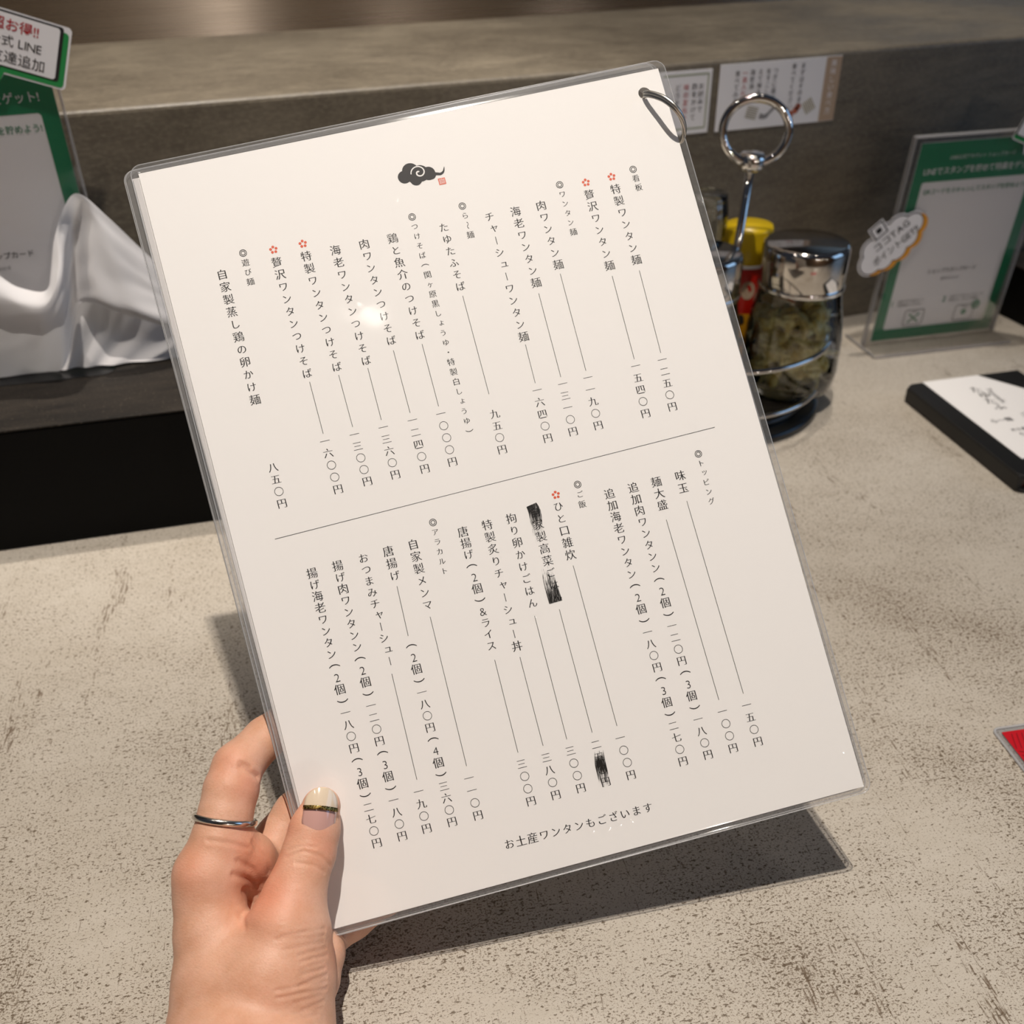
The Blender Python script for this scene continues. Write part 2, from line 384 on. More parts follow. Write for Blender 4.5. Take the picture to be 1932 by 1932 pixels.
TXT = [
    ('◎看板', 188.6, 38.8, 188.8, 46.5, 's'),
    ('特製ワンタン麺', 179.5, 45.2, 179.8, 75.1, 'b'),
    ('一二五〇円', 178.9, 116.6, 177.7, 135.7, 'b'),
    ('贅沢ワンタン麺', 168.6, 45.2, 168.7, 75.1, 'b'),
    ('一五四〇円', 167.9, 116.7, 166.6, 135.9, 'b'),
    ('◎ワンタン麺', 158.1, 38.8, 158.3, 58.7, 's'),
    ('肉ワンタン麺', 148.6, 45.5, 148.9, 70.3, 'b'),
    ('一一九〇円', 148.2, 117.0, 147.1, 136.3, 'b'),
    ('海老ワンタン麺', 138.1, 45.7, 138.4, 75.5, 'b'),
    ('一三一〇円', 137.9, 117.2, 136.8, 136.4, 'b'),
    ('チャーシューワンタン麺', 127.5, 45.6, 127.9, 95.5, 'b'),
    ('一六四〇円', 127.5, 117.4, 126.5, 136.7, 'b'),
    ('◎ら〜麺', 118.2, 39.1, 118.3, 51.1, 's'),
    ('たゆたふそば', 108.9, 46.0, 109.1, 70.5, 'b'),
    ('九五〇円', 108.9, 122.8, 108.1, 137.0, 'b'),
    ('◎つけそば（関ヶ原黒しょうゆ・特製白しょうゆ）', 97.9, 39.2, 97.7, 127.0, 's'),
    ('鶏と魚介のつけそば', 88.3, 46.0, 88.8, 85.9, 'b'),
    ('一〇〇〇円', 88.7, 118.0, 88.2, 137.3, 'b'),
    ('肉ワンタンつけそば', 77.0, 45.9, 77.5, 85.6, 'b'),
    ('一二四〇円', 77.4, 118.0, 77.2, 137.5, 'b'),
    ('海老ワンタンつけそば', 65.6, 45.9, 66.1, 91.2, 'b'),
    ('一三六〇円', 65.9, 118.2, 65.7, 137.1, 'b'),
    ('特製ワンタンつけそば', 54.1, 45.8, 54.6, 91.1, 'b'),
    ('一三〇〇円', 54.5, 118.4, 54.7, 137.2, 'b'),
    ('贅沢ワンタンつけそば', 42.6, 45.7, 43.0, 91.1, 'b'),
    ('一六〇〇円', 43.0, 118.4, 43.2, 137.6, 'b'),
    ('◎遊び麺', 31.0, 39.4, 31.0, 51.1, 's'),
    ('自家製蒸し鶏の卵かけ麺', 21.2, 46.0, 21.4, 96.7, 'b'),
    ('八五〇円', 21.5, 123.8, 21.4, 138.1, 'b'),
    ('◎トッピング', 182.6, 156.3, 182.5, 175.6, 's'),
    ('味玉', 173.2, 163.0, 173.0, 168.0, 'b'),
    ('一五〇円', 173.9, 255.6, 174.3, 270.1, 'b'),
    ('麺大盛', 163.3, 163.2, 163.2, 172.6, 'b'),
    ('一〇〇円', 164.0, 255.6, 164.2, 270.1, 'b'),
    ('追加肉ワンタンン（2個）一二〇円（3個）一八〇円', 153.8, 163.3, 154.0, 270.1, 'b'),
    ('追加海老ワンタン（2個）一八〇円（3個）二七〇円', 144.1, 163.5, 143.9, 270.1, 'b'),
    ('◎ご飯', 133.0, 157.1, 132.7, 165.0, 's'),
    ('ひと口雑炊', 123.4, 163.7, 123.0, 183.0, 'b'),
    ('一〇〇円', 122.8, 255.6, 123.0, 270.1, 'b'),
    ('自家製高菜ごはん', 114.0, 163.9, 113.6, 197.6, 'b'),
    ('二五〇円', 113.1, 255.7, 112.9, 270.2, 'b'),
    ('拘り卵かけごはん', 104.5, 164.0, 103.8, 197.6, 'b'),
    ('三〇〇円', 103.0, 255.6, 103.1, 270.1, 'b'),
    ('特製炙りチャーシュー丼', 94.8, 164.3, 93.7, 212.2, 'b'),
    ('三八〇円', 93.4, 255.8, 93.2, 270.2, 'b'),
    ('唐揚げ（2個）&ライス', 85.1, 164.7, 84.3, 209.7, 'b'),
    ('三〇〇円', 83.7, 255.8, 83.5, 270.1, 'b'),
    ('◎アラカルト', 74.9, 158.5, 74.3, 177.7, 's'),
    ('自家製メンマ', 65.4, 165.0, 64.8, 188.8, 'b'),
    ('一一〇円', 63.1, 256.0, 62.8, 270.2, 'b'),
    ('唐揚げ', 55.6, 165.3, 55.7, 175.0, 'b'),
    ('（2個）一八〇円（4個）三六〇円', 54.8, 202.4, 52.8, 270.1, 'b'),
    ('おつまみチャーシュー', 45.8, 165.7, 45.6, 206.1, 'b'),
    ('一九〇円', 43.6, 256.1, 43.0, 270.1, 'b'),
    ('揚げ肉ワンタンン（2個）一二〇円（3個）一八〇円', 35.7, 166.2, 33.5, 270.5, 'b'),
    ('揚げ海老ワンタン（2個）一八〇円（3個）二七〇円', 25.7, 166.7, 23.8, 270.6, 'b'),
    ('お土産ワンタンもございます', 71.4, 283.5, 125.9, 283.7, 'h'),
]
RULES = [(179.8, 79.6, 179.1, 113.8), (168.6, 79.4, 168.1, 113.9), (148.7, 74.1, 148.2, 114.2), (138.3, 79.9, 137.9, 114.4), (127.8, 98.7, 127.5, 114.5), (109.0, 74.4, 108.8, 114.7), (88.7, 89.6, 88.6, 115.0), (77.3, 89.6, 77.3, 115.0), (66.0, 94.2, 65.9, 115.2), (54.5, 94.4, 54.6, 115.4), (43.1, 94.5, 43.1, 115.4), (173.0, 173.3, 173.9, 251.0), (163.1, 178.5, 163.9, 251.0), (122.9, 187.3, 122.8, 250.9), (113.2, 202.4, 112.9, 251.0), (103.3, 202.6, 102.8, 251.1), (93.7, 216.5, 93.4, 251.2), (84.1, 215.2, 83.5, 251.3), (64.6, 193.4, 63.4, 251.4), (55.4, 179.1, 54.7, 198.5), (45.1, 210.9, 44.1, 251.7), (15.5, 150.8, 191.9, 147.5)]
FLOWERS = [(179.3, 40.0), (168.6, 40.1), (54.1, 40.7), (42.6, 40.6), (123.7, 159.1)]
L = Letters()
for t_, u0, v0, u1, v1, k in TXT:
    if k == 'h':
        for i, ch in enumerate(t_): L.add(ch, u0+(u1-u0)*i/(len(t_)-1), -(v0+(v1-v0)*i/(len(t_)-1)), (4.35 if ord(ch) > 0x3100 else 3.9), 'brush')
        continue
    em = 4.5 if k == 'b' else 3.25
    if t_[0] == '◎':
        L.ring(u0, -v0, 1.32, .26); L.ring(u0, -v0, .78, .26)
        n_ = len(t_)-1; t_, u0, v0 = t_[1:], u0+(u1-u0)/n_, v0+(v1-v0)/n_
    n_ = max(1, len(t_)-1)
    for i, ch in enumerate(t_):
        u = u0+(u1-u0)*i/n_; v = v0+(v1-v0)*i/n_
        if ch == '〇': L.ring(u, -v, 1.62, .2); continue
        if ch in SMALL: u += .12*em; v -= .08*em
        e = em*(1.0 if ch in '0123456789&（）' else .86 if 0x3040 < ord(ch) < 0x3100 else .88 if ch in '一二三五七円六八九四' else .96)
        L.add(ch, u, -v, e, 'thin' if ch in '0123456789&' else 'plain' if ch == '海' else 'brush', -math.pi/2 if ch in TURN else 0)
front = on_sheet(.00016); P_ = lambda a, b: front(a, -b)
L.make('lettering', P_, M_ink, paper)
L = Letters()
for a, b, c_, d in RULES: L.stroke([(a, -b), (c_, -d)], .2)
L.make('ruled_line', P_, M_ink, paper)
for u, v in FLOWERS:
    L = Letters()
    for i in range(5):
        a = math.radians(90+72*i); L.disc(u+1.12*math.cos(a), -v+1.12*math.sin(a), .55, 14)
    L.make('flower_mark', P_, M_red, paper)
# cloud emblem with a spiral, and the small red seal under its tail
L = Letters()
for q, r in (((99.12, 22.87), 2.6), ((102.00, 21.00), 3.3), ((105.54, 22.69), 3.4), ((103.26, 24.83), 2.35), ((103.06, 23.01), 3.2), ((108.66, 23.36), 2.75), ((109.45, 24.03), 2.0)): L.disc(q[0], -q[1], r)
L.stroke(smooth_path([(q[0], -q[1], 0) for q in ((110.06, 23.80), (111.69, 24.16), (113.32, 24.51), (114.63, 23.72), (115.37, 21.95))], 5), [1.6, 1.5, 1.4, 1.3, 1.2, 1.15, 1.1, 1.1, 1.05, 1., 1., .95, .9, .85, .8, .7, .6, .5, .4, .25, .05])
E_ = on_sheet(.00016); L.v = [(p[0], p[1]) for p in L.v]
emb = build('cloud_emblem', [front(a, -b)+NRM*(.000003*(i//28)) for i, (a, b) in enumerate(L.v)], L.f, M_ink, paper)
L = Letters(); q = (105.11, 22.24)
L.stroke([(q[0]+(.25+.36*a)*math.cos(a*1.0+1.2), -q[1]+(.25+.36*a)*math.sin(a+1.2)*.95) for a in [i*.25 for i in range(34)]], [.62-.006*i for i in range(34)])
L.make('spiral', lambda a, b: front(a, -b)+NRM*.00005, M_paper, emb)
L = Letters(); q = (113.05, 27.59); L.poly([(q[0]-1.4, -q[1]-1.35), (q[0]+1.4, -q[1]-1.35), (q[0]+1.4, -q[1]+1.35), (q[0]-1.4, -q[1]+1.35)])
seal = L.make('red_seal', P_, M_red, paper)
L = Letters()
for x in (-.95, -.5, 0, .5, .95): L.stroke([(q[0]+x, -q[1]-1.1), (q[0]+x, -q[1]+(1.0 if x else 1.3))], .13)
for y in (-.6, 0, .6): L.stroke([(q[0]-1.1, -q[1]+y), (q[0]+1.1, -q[1]+y)], .13)
L.make('seal_character', lambda a, b: front(a, -b)+NRM*.00005, M_paper, seal)
# marker pen over the sold-out line
M_marker = mat('marker_ink', '15120F', .5)
n = Nodes(M_marker); a = n.noise(n.mapped((900, 900, 900)), 1, 3, .6)
st = n.noise(n.mapped((2600, 260, 260), (0, 0, .1)), 1, 3, .7)
tr = n.new('ShaderNodeBsdfTransparent'); mx = n.new('ShaderNodeMixShader')
vc = n.new('ShaderNodeAttribute', attribute_name='cover')
n.link(n.math('MULTIPLY', n.ramp(n.math('ADD', st, n.math('MULTIPLY', vc.outputs['Fac'], .5)), (.72, 0.), (1.02, 1.)), .96), mx.inputs[0])
n.link(tr.outputs[0], mx.inputs[1]); n.link(n.b.outputs[0], mx.inputs[2]); n.link(mx.outputs[0], n.t.nodes['Material Output'].inputs[0])
def scribble(pts, cover):
    L = Letters(); cv = []
    P = smooth_path([(a, -b, 0) for a, b, w_ in pts], 8); W = smooth_path([(w_, 0, 0) for a, b, w_ in pts], 8); Cv = smooth_path([(c, 0, 0) for c in cover], 8)
    L.stroke([p.xy for p in P], [w_.x for w_ in W])
    o = L.make('marker_stroke', lambda a, b: front(a, -b)+NRM*.0001, M_marker, paper)
    at = o.data.attributes.new('cover', 'FLOAT', 'POINT')
    for i in range(len(o.data.vertices)): at.data[i].value = Cv[i//2].x
scribble([(113.4, 160.6, 4.2), (113.9, 164, 4.8), (113.2, 170, 4.4), (113.0, 178, 4.0), (112.6, 186, 4.2), (112.4, 192, 4.8), (112.6, 199.4, 5.2)], (1, .95, .5, .22, .3, .75, .95))
scribble([(113.6, 258.2, 3.6), (112.8, 263, 4.2), (112.6, 267, 4.2), (112.3, 272, 4.0)], (.35, 1, .8, .3))
# the film: a thin pouch wider than the paper, with small dents that catch the lamps
DENTS = [(69, 68, 3.2, .05), (183.8, 143.4, 2.0, .35), (182.2, 146, 1.4, .3), (104.6, 200.4, 2.0, .42), (102.6, 202.2, 1.3, .35), (102, 285, 1.8, .36), (108, 285.8, 1.6, .4), (113, 285.2, 1.7, .35), (118, 285.6, 1.3, .3), (206.4, 281.6, 1.1, .28), (40.2, 141.6, 1.4, .3), (.6, 244.6, 1.2, .3), (145.5, 119.2, 1.3, .25), (209.4, 262, 1.2, .3), (95, 30, 2, .15)]
def film(name, place, parent):
    x0, x1, y0, y1, r = -2.9, 212.8, -3.4, 299.4, 4.2
    nx, ny = 216, 302; X = np.linspace(x0, x1, nx+1); Yv = np.linspace(y0, y1, ny+1)
    V = []; keep = {}
    for j, y in enumerate(Yv):
        for i, x in enumerate(X):
            # round the corners of the pouch
            cx = min(max(x, x0+r), x1-r); cy = min(max(y, y0+r), y1-r); dx, dy = x-cx, y-cy; q = math.hypot(dx, dy); xx, yy = x, y
            m_ = max(abs(dx), abs(dy))
            if dx and dy and q > 1e-9: xx, yy = cx+dx*m_/q, cy+dy*m_/q
            h = .00034
            edge = min(xx-0, 210-xx, yy-0, 297-yy)
            if edge < 0: h = .00034-min(.0003, -edge*.0003)
            for du, dv, s, a_ in DENTS:
                e2 = ((xx-du)**2+(yy-dv)**2)/(s*s)
                if e2 < 9: h += a_*.0016*math.exp(-e2)
            h += .00002*math.sin(xx*.21+yy*.13)+.00003*math.sin(yy*.17-xx*.07)
            V.append(place(xx, yy)+NRM*h)
    F = [(j*(nx+1)+i, j*(nx+1)+i+1, (j+1)*(nx+1)+i+1, (j+1)*(nx+1)+i) for j in range(ny) for i in range(nx)
         if math.hypot(X[i]+.5-HOLE[0], Yv[j]+.5-HOLE[1]) > 2.4]
    return build(name, V, F, M_film, parent, True)
film('laminate_film', on_sheet(0), menu)
def pouch_rim(place, parent):
    out = rounded(-2.9, 212.8, -3.4, 299.4, 4.2, 8)
    return tube('laminate_edge', [place(a, b) for a, b in out], .00022, M_rim, parent, True, 6)
pouch_rim(on_sheet(0), menu)
# a translucent welded border all round the paper
def weld(place, parent):
    o_, i_ = rounded(-2.9, 212.8, -3.4, 299.4, 4.2, 8), rounded(-.3, 210.3, -.3, 297.3, .3, 8)
    k = len(o_); return build('welded_border', [place(a, b) for a, b in o_+i_], [(j, (j+1) % k, k+(j+1) % k, k+j) for j in range(k)], M_weld, parent)
M_weld = clear('welded_film', (.87, .87, .88, 1), .0, .2, .4, .10)
weld(on_sheet(0), menu)
for dz, off, tn in ((-.0016, (-1.9, .2), -.006), (-.0030, (-2.4, -.6), -.008)):
    pl = on_sheet(dz, off, tn)
    p2 = page('paper_sheet', pl, M_paper, menu, rect); so = p2.modifiers.new('thickness', 'SOLIDIFY'); so.thickness = .0002; so.offset = 0
    weld(pl, p2); pouch_rim(pl, p2)
# split ring through the punched hole
A0 = front(*HOLE); n_ = NRM
RC = [(0.1849, 0.3834, 0.2760), (0.1881, 0.3755, 0.2761), (0.1913, 0.3701, 0.2735), (0.1944, 0.3687, 0.2694), (0.1975, 0.3710, 0.2634), (0.1988, 0.3760, 0.2585), (0.1970, 0.3829, 0.2584), (0.1927, 0.3878, 0.2634), (0.1885, 0.3881, 0.2700)]
rp = smooth_path([MI @ Vector(p) for p in RC], 8, True)
rg = tube('binder_ring', rp, .0009, M_split, menu, True, 10)
tube('ring_coil', [p+Vector((0, -.0002, .0011)) for p in rp], .0009, M_split, rg, True, 10)

# ------------------------------------------------------------------ the hand
# ---- left hand: chains of tapered rounds (point, radius in m), blended into one continuous skin
def hand_chains():
    mm = .001
    return [
        # forearm and wrist
        ([((-0.0384, 0.1080, 0.0715), 27), ((-0.0368, 0.1599, 0.0380), 25), ((-0.0403, 0.2007, 0.0243), 20), ((-0.0382, 0.2159, 0.0341), 17), ((-0.0387, 0.2289, 0.0434), 13.2), ((-0.0381, 0.2390, 0.0508), 12.0), ((-0.0370, 0.2437, 0.0562), 12.2)], 9),
        ([((-0.0336, 0.1064, 0.0714), 27), ((-0.0303, 0.1587, 0.0357), 24), ((-0.0234, 0.1961, 0.0220), 18), ((-0.0199, 0.2100, 0.0397), 17.5), ((-0.0137, 0.2183, 0.0499), 13.2), ((-0.0090, 0.2259, 0.0547), 10.9), ((-0.0053, 0.2307, 0.0587), 9.4), ((-0.0014, 0.2362, 0.0620), 9.3), ((0.0022, 0.2420, 0.0666), 8.9), ((0.0060, 0.2473, 0.0713), 7.0)], 4),
        # thumb ball filling towards the heel of the hand
        ([((-0.0218, 0.1967, 0.0200), 15), ((-0.0141, 0.2094, 0.0343), 12.5), ((-0.0112, 0.2161, 0.0434), 11.0)], 8),
        # palm seen through the gap
        ([((-0.0302, 0.2185, 0.0254), 15), ((-0.0250, 0.2423, 0.0237), 12), ((-0.0226, 0.2513, 0.0413), 9.5), ((-0.0281, 0.2501, 0.0532), 9)], 4),
        ([((-0.0272, 0.2495, 0.0590), 9.8), ((-0.0223, 0.2485, 0.0527), 8.8), ((-0.0185, 0.2480, 0.0421), 8.2), ((-0.0205, 0.2467, 0.0303), 8.2)], 4),
        ([((-0.0214, 0.2167, 0.0234), 14), ((-0.0160, 0.2467, 0.0198), 10), ((-0.0149, 0.2559, 0.0334), 9.0)], 4),
        # index finger
        ([((-0.0364, 0.2436, 0.0562), 12.0), ((-0.0308, 0.2513, 0.0635), 10.2), ((-0.0274, 0.2579, 0.0690), 9.5), ((-0.0241, 0.2644, 0.0734), 9.7), ((-0.0206, 0.2713, 0.0769), 9.0), ((-0.0091, 0.2823, 0.0770), 7.9), ((0.0022, 0.2886, 0.0787), 7.2), ((0.0174, 0.2888, 0.0841), 6.2)], 3),
        # back of the hand between the two
        ([((-0.0322, 0.1958, 0.0281), 17), ((-0.0297, 0.2090, 0.0372), 14), ((-0.0295, 0.2173, 0.0401), 11)], 8),
        # middle finger
        ([((-0.0176, 0.2516, 0.0386), 9.6), ((-0.0118, 0.2618, 0.0424), 9.2), ((-0.0031, 0.2681, 0.0471), 8.8), ((0.0154, 0.2726, 0.0550), 7.6), ((0.0323, 0.2692, 0.0615), 6.4)], 3),
        # ring finger
        ([((-0.0153, 0.2495, 0.0223), 9.5), ((-0.0013, 0.2560, 0.0272), 8.6), ((0.0185, 0.2567, 0.0340), 7.4), ((0.0327, 0.2511, 0.0397), 6.2)], 3),
        # little finger
        ([((-0.0119, 0.2293, 0.0241), 9), ((-0.0020, 0.2322, 0.0166), 8.0), ((0.0101, 0.2354, 0.0177), 7.0), ((0.0237, 0.2362, 0.0235), 6.0), ((0.0343, 0.2350, 0.0284), 5.2)], 3),
        # heel of the hand
        ([((-0.0191, 0.1856, 0.0180), 11), ((-0.0133, 0.2084, 0.0153), 9.5), ((-0.0075, 0.2168, 0.0156), 8.0), ((-0.0042, 0.2233, 0.0208), 8.4), ((-0.0059, 0.2285, 0.0257), 8)], 3),
    ]

def smooth_min(a, b, k):
    h = np.clip(.5+.5*(b-a)/k, 0, 1)
    return b+(a-b)*h-k*h*(1-h)

def round_cone(p, a, b, ra, rb):
    a = np.array(a); b = np.array(b); ba = b-a
    pa = p-a
    t = np.clip(pa@ba/(ba@ba), 0, 1)
    return np.linalg.norm(pa-t[..., None]*ba, axis=-1)-(ra+(rb-ra)*t)

def hand_distance(p):
    d = np.full(p.shape[:-1], .05)
    for pts, k in hand_chains():
        c = np.full(p.shape[:-1], .05)
        for (a, ra), (b, rb) in zip(pts[:-1], pts[1:]):
            c = smooth_min(c, round_cone(p, a, b, ra*.001, rb*.001), .0022)
        d = smooth_min(d, c, k*.001)
    return d

def hand_mesh():
    import openvdb
    pts = np.array([p for c_, k in hand_chains() for p, r in c_]); lo = pts.min(0)-.034; hi = pts.max(0)+.034
    vox = .00062; K = 5; cs = vox*K
    nc = np.ceil((hi-lo)/cs).astype(int)+1
    g = np.stack(np.meshgrid(*[lo[i]+(np.arange(nc[i])+.5)*cs for i in range(3)], indexing='ij'), -1)
    dc = hand_distance(g.reshape(-1, 3)).reshape(nc)
    arr = np.where(dc > 0, .004, -.004).astype(np.float32).repeat(K, 0).repeat(K, 1).repeat(K, 2)
    near = np.argwhere(np.abs(dc) < .0065)
    off = np.stack(np.meshgrid(*[np.arange(K)]*3, indexing='ij'), -1).reshape(-1, 3)
    for c0 in range(0, len(near), 4000):
        idx = (near[c0:c0+4000, None, :]*K+off[None]).reshape(-1, 3)
        arr[idx[:, 0], idx[:, 1], idx[:, 2]] = hand_distance(lo+(idx+.5)*vox)
    grid = openvdb.FloatGrid(background=.004); grid.copyFromArray(arr)
    P, Q = grid.convertToQuads(isovalue=0.)
    return lo+(P+.5)*vox, Q
def crease_offsets(V):
    """fine skin folds: (polyline on the skin, depth, half width) in metres"""
    out = np.zeros(len(V))
    for line, dep, wid in CREASES:
        a = np.array(line); best = np.full(len(V), 1.)
        for p, q in zip(a[:-1], a[1:]):
            best = np.minimum(best, round_cone(V, p, q, 0, 0))
        out += -dep*np.exp(-(best/wid)**2)+.25*dep*np.exp(-((best-2.2*wid)/wid)**2)
    return out
CREASES = [
    ([(-0.0090, 0.2320, 0.0682), (-0.0031, 0.2312, 0.0704), (0.0022, 0.2291, 0.0678), (0.0049, 0.2283, 0.0621)], 0.0003, 0.0006),
    ([(-0.0080, 0.2339, 0.0692), (-0.0033, 0.2328, 0.0711), (0.0012, 0.2313, 0.0702)], 0.0002, 0.0005),
    ([(-0.0060, 0.2284, 0.0685), (-0.0009, 0.2268, 0.0671), (0.0025, 0.2259, 0.0629)], 0.00025, 0.0006),
    ([(-0.0011, 0.2114, 0.0523), (-0.0080, 0.2085, 0.0580), (-0.0149, 0.2084, 0.0594)], 0.00031, 0.0006),
    ([(-0.0016, 0.2096, 0.0514), (-0.0095, 0.2073, 0.0574), (-0.0171, 0.2081, 0.0589)], 0.00021, 0.0006),
    ([(-0.0024, 0.2080, 0.0503), (-0.0088, 0.2056, 0.0550), (-0.0152, 0.2049, 0.0567)], 0.00014, 0.0006),
    ([(-0.0022, 0.2070, 0.0479), (-0.0066, 0.2045, 0.0519), (-0.0109, 0.2031, 0.0540)], 0.00023, 0.0006),
    ([(-0.0021, 0.2057, 0.0458), (-0.0063, 0.2031, 0.0502), (-0.0105, 0.2017, 0.0526)], 0.0003, 0.0006),
    ([(-0.0035, 0.2034, 0.0463), (-0.0074, 0.2011, 0.0495), (-0.0113, 0.1995, 0.0513)], 0.00015, 0.0006),
    ([(-0.0036, 0.2019, 0.0446), (-0.0075, 0.1998, 0.0481), (-0.0111, 0.1987, 0.0503)], 0.00029, 0.0006),
    ([(-0.0035, 0.2007, 0.0425), (-0.0078, 0.1981, 0.0463), (-0.0121, 0.1962, 0.0482)], 0.00029, 0.0006),
    ([(-0.0041, 0.1991, 0.0414), (-0.0119, 0.1962, 0.0481), (-0.0198, 0.1955, 0.0506)], 0.00026, 0.0006),
    ([(-0.0044, 0.1979, 0.0396), (-0.0122, 0.1947, 0.0463), (-0.0199, 0.1940, 0.0487)], 0.00031, 0.0006),
    ([(-0.0063, 0.1957, 0.0400), (-0.0108, 0.1938, 0.0435), (-0.0154, 0.1927, 0.0453)], 0.00015, 0.0006),
    ([(-0.0062, 0.1948, 0.0377), (-0.0096, 0.1928, 0.0403), (-0.0131, 0.1914, 0.0420)], 0.00024, 0.0006),
    ([(-0.0070, 0.1932, 0.0366), (-0.0132, 0.1908, 0.0416), (-0.0195, 0.1893, 0.0452)], 0.00018, 0.0006),
    ([(-0.0088, 0.1911, 0.0372), (-0.0142, 0.1887, 0.0420), (-0.0194, 0.1862, 0.0464)], 0.00022, 0.0006),
    ([(-0.0095, 0.1889, 0.0372), (-0.0128, 0.1854, 0.0421), (-0.0162, 0.1815, 0.0466)], 0.00012, 0.0006),
    ([(-0.0256, 0.2397, 0.0640), (-0.0215, 0.2399, 0.0572), (-0.0205, 0.2395, 0.0487)], 0.0004, 0.0009),
    ([(-0.0198, 0.2456, 0.0643), (-0.0168, 0.2430, 0.0578), (-0.0164, 0.2411, 0.0518)], 0.0004, 0.0009),
    ([(-0.0262, 0.2349, 0.0535), (-0.0225, 0.2393, 0.0430), (-0.0215, 0.2393, 0.0444)], 0.0004, 0.0009),
    ([(-0.0280, 0.2362, 0.0619), (-0.0235, 0.2385, 0.0538), (-0.0215, 0.2395, 0.0467)], 0.0005, 0.0009),
    ([(-0.0188, 0.2644, 0.0836), (-0.0158, 0.2632, 0.0806), (-0.0140, 0.2635, 0.0773)], 0.0008, 0.001),
    ([(-0.0190, 0.2659, 0.0846), (-0.0161, 0.2648, 0.0824)], 0.0004, 0.0008),
    ([(-0.0341, 0.2455, 0.0719), (-0.0277, 0.2435, 0.0702), (-0.0216, 0.2434, 0.0648)], 0.0003, 0.0008),
    ([(-0.0255, 0.2393, 0.0412), (-0.0278, 0.2249, 0.0530), (-0.0268, 0.2178, 0.0560)], 0.0005, 0.001),
]
HV, HF = hand_mesh()
person = build('person', HV, HF, [], None, True)
nr = np.zeros(len(HV)*3); person.data.vertices.foreach_get('normal', nr); nr = nr.reshape(-1, 3)
if np.mean(np.einsum('ij,ij->i', nr, hand_distance(HV+nr*.001)[:, None]*nr)) < 0: person.data.flip_normals(); nr = -nr
HV = HV+nr*crease_offsets(HV)[:, None]
person.data.vertices.foreach_set('co', HV.ravel()); 
tag(person, "person's left hand holding the menu, thumb in front, ring on the index finger", 'person')
M_skin = mat('skin', 'DDA98A', .48, Subsurface_Weight=.25, Subsurface_Scale=.004, Specular_IOR_Level=.4)
M_skin.node_tree.nodes['Principled BSDF'].inputs['Subsurface Radius'].default_value = (1, .35, .2)
n = Nodes(M_skin)
at = n.new('ShaderNodeAttribute', attribute_name='flush')
a1 = n.noise(n.mapped((90, 90, 90)), 1, 4, .6); a2 = n.noise(n.mapped((1500, 1500, 1500)), 1, 3, .6); a3 = n.noise(n.mapped((420, 1500, 1500), (.2, .5, .9)), 1, 3, .6)
c = n.mix(n.ramp(a1, (.35, 0.), (.7, 1.)), lin('D4A184'), lin('E2B39A'))
c = n.mix(n.math('MULTIPLY', at.outputs['Fac'], .85), c, lin('DE8F72'))
c = n.mix(n.ramp(a2, (.5, 0.), (.75, .3)), c, lin('C58A6C'))
n.link(c, n.b.inputs['Base Color']); n.bump(n.math('ADD', n.math('MULTIPLY', a2, .5), a3), .3, .0005)
person.data.materials.append(M_skin)
fl = np.zeros(len(HV))
for p, r, k in (
    ((-0.0184, 0.2238, 0.0621), 0.011, 1),
    ((-0.0210, 0.2400, 0.0569), 0.01, 0.8),
    ((-0.0144, 0.2331, 0.0627), 0.008, 0.9),
    ((-0.0213, 0.2435, 0.0645), 0.009, 0.6),
    ((-0.0172, 0.2594, 0.0791), 0.008, 0.5),
    ((-0.0231, 0.2665, 0.0850), 0.008, 0.45),
    ((0.0032, 0.2338, 0.0717), 0.007, 0.5),
    ((-0.0062, 0.2445, 0.0701), 0.009, 0.7),
    ((-0.0430, 0.2400, 0.0668), 0.01, 0.5),
    ((0.0056, 0.2316, 0.0676), 0.006, 0.5),
    ((0.0002, 0.2090, 0.0401), 0.008, 0.5),
    ((0.0013, 0.2284, 0.0676), 0.006, 0.3),
): fl = np.maximum(fl, k*np.exp(-(np.linalg.norm(HV-np.array(p), axis=1)/r)**2))
person.data.attributes.new('flush', 'FLOAT', 'POINT').data.foreach_set('value', fl)

# thumb nail, clear varnish with pale tip and gold band
nb, nt = Vector((0.0034, 0.2356, 0.0734)), Vector((0.0081, 0.2472, 0.0810))
ax = (nt-nb).normalized(); vw = (Vector((0, 0, .358))-nb).normalized(); nn_ = (vw-ax*vw.dot(ax)).normalized(); cr_ = ax.cross(nn_)
# lean the nail with the thumb, a little towards the palm side
nn_ = (nn_+cr_*.18).normalized(); cr_ = ax.cross(nn_)
LN = (nt-nb).length
def nail_width(s): return .0060*((1-(1-max(s, .003)/.22)**2.6)**(1/2.6) if s < .22 else 1)*(1 if s < .62 else max(0, 1-((s-.62)/.385)**2)**.5*.98+.02) if s < 1 else .0002
def nail_at(s, t_, lift): 
    w_ = nail_width(s)*t_; bs = -.08*(1-t_*t_) if False else 0
    q = s
    return nb+ax*(LN*q)+cr_*w_+nn_*(.0009+lift-w_*w_/.0125-.0009*(2*q-1)**2*1.0+.0006*q)
def nail_patch(name, s0, s1, m, parent, lift, ns=24, nt_=16, th=.0005):
    V = [nail_at(s0+(s1-s0)*((i/ns)**1.5 if s0 == 0 else i/ns), -1+2*j/nt_, lift) for i in range(ns+1) for j in range(nt_+1)]
    F = [(i*(nt_+1)+j, i*(nt_+1)+j+1, (i+1)*(nt_+1)+j+1, (i+1)*(nt_+1)+j) for i in range(ns) for j in range(nt_)]
    o = fix(build(name, V, F, m, parent, True)); so = o.modifiers.new('thickness', 'SOLIDIFY'); so.thickness = th; so.offset = -1; return o
M_nail = mat('varnished_nail', 'CDA097', .08, Coat_Weight=1., Coat_Roughness=.03)
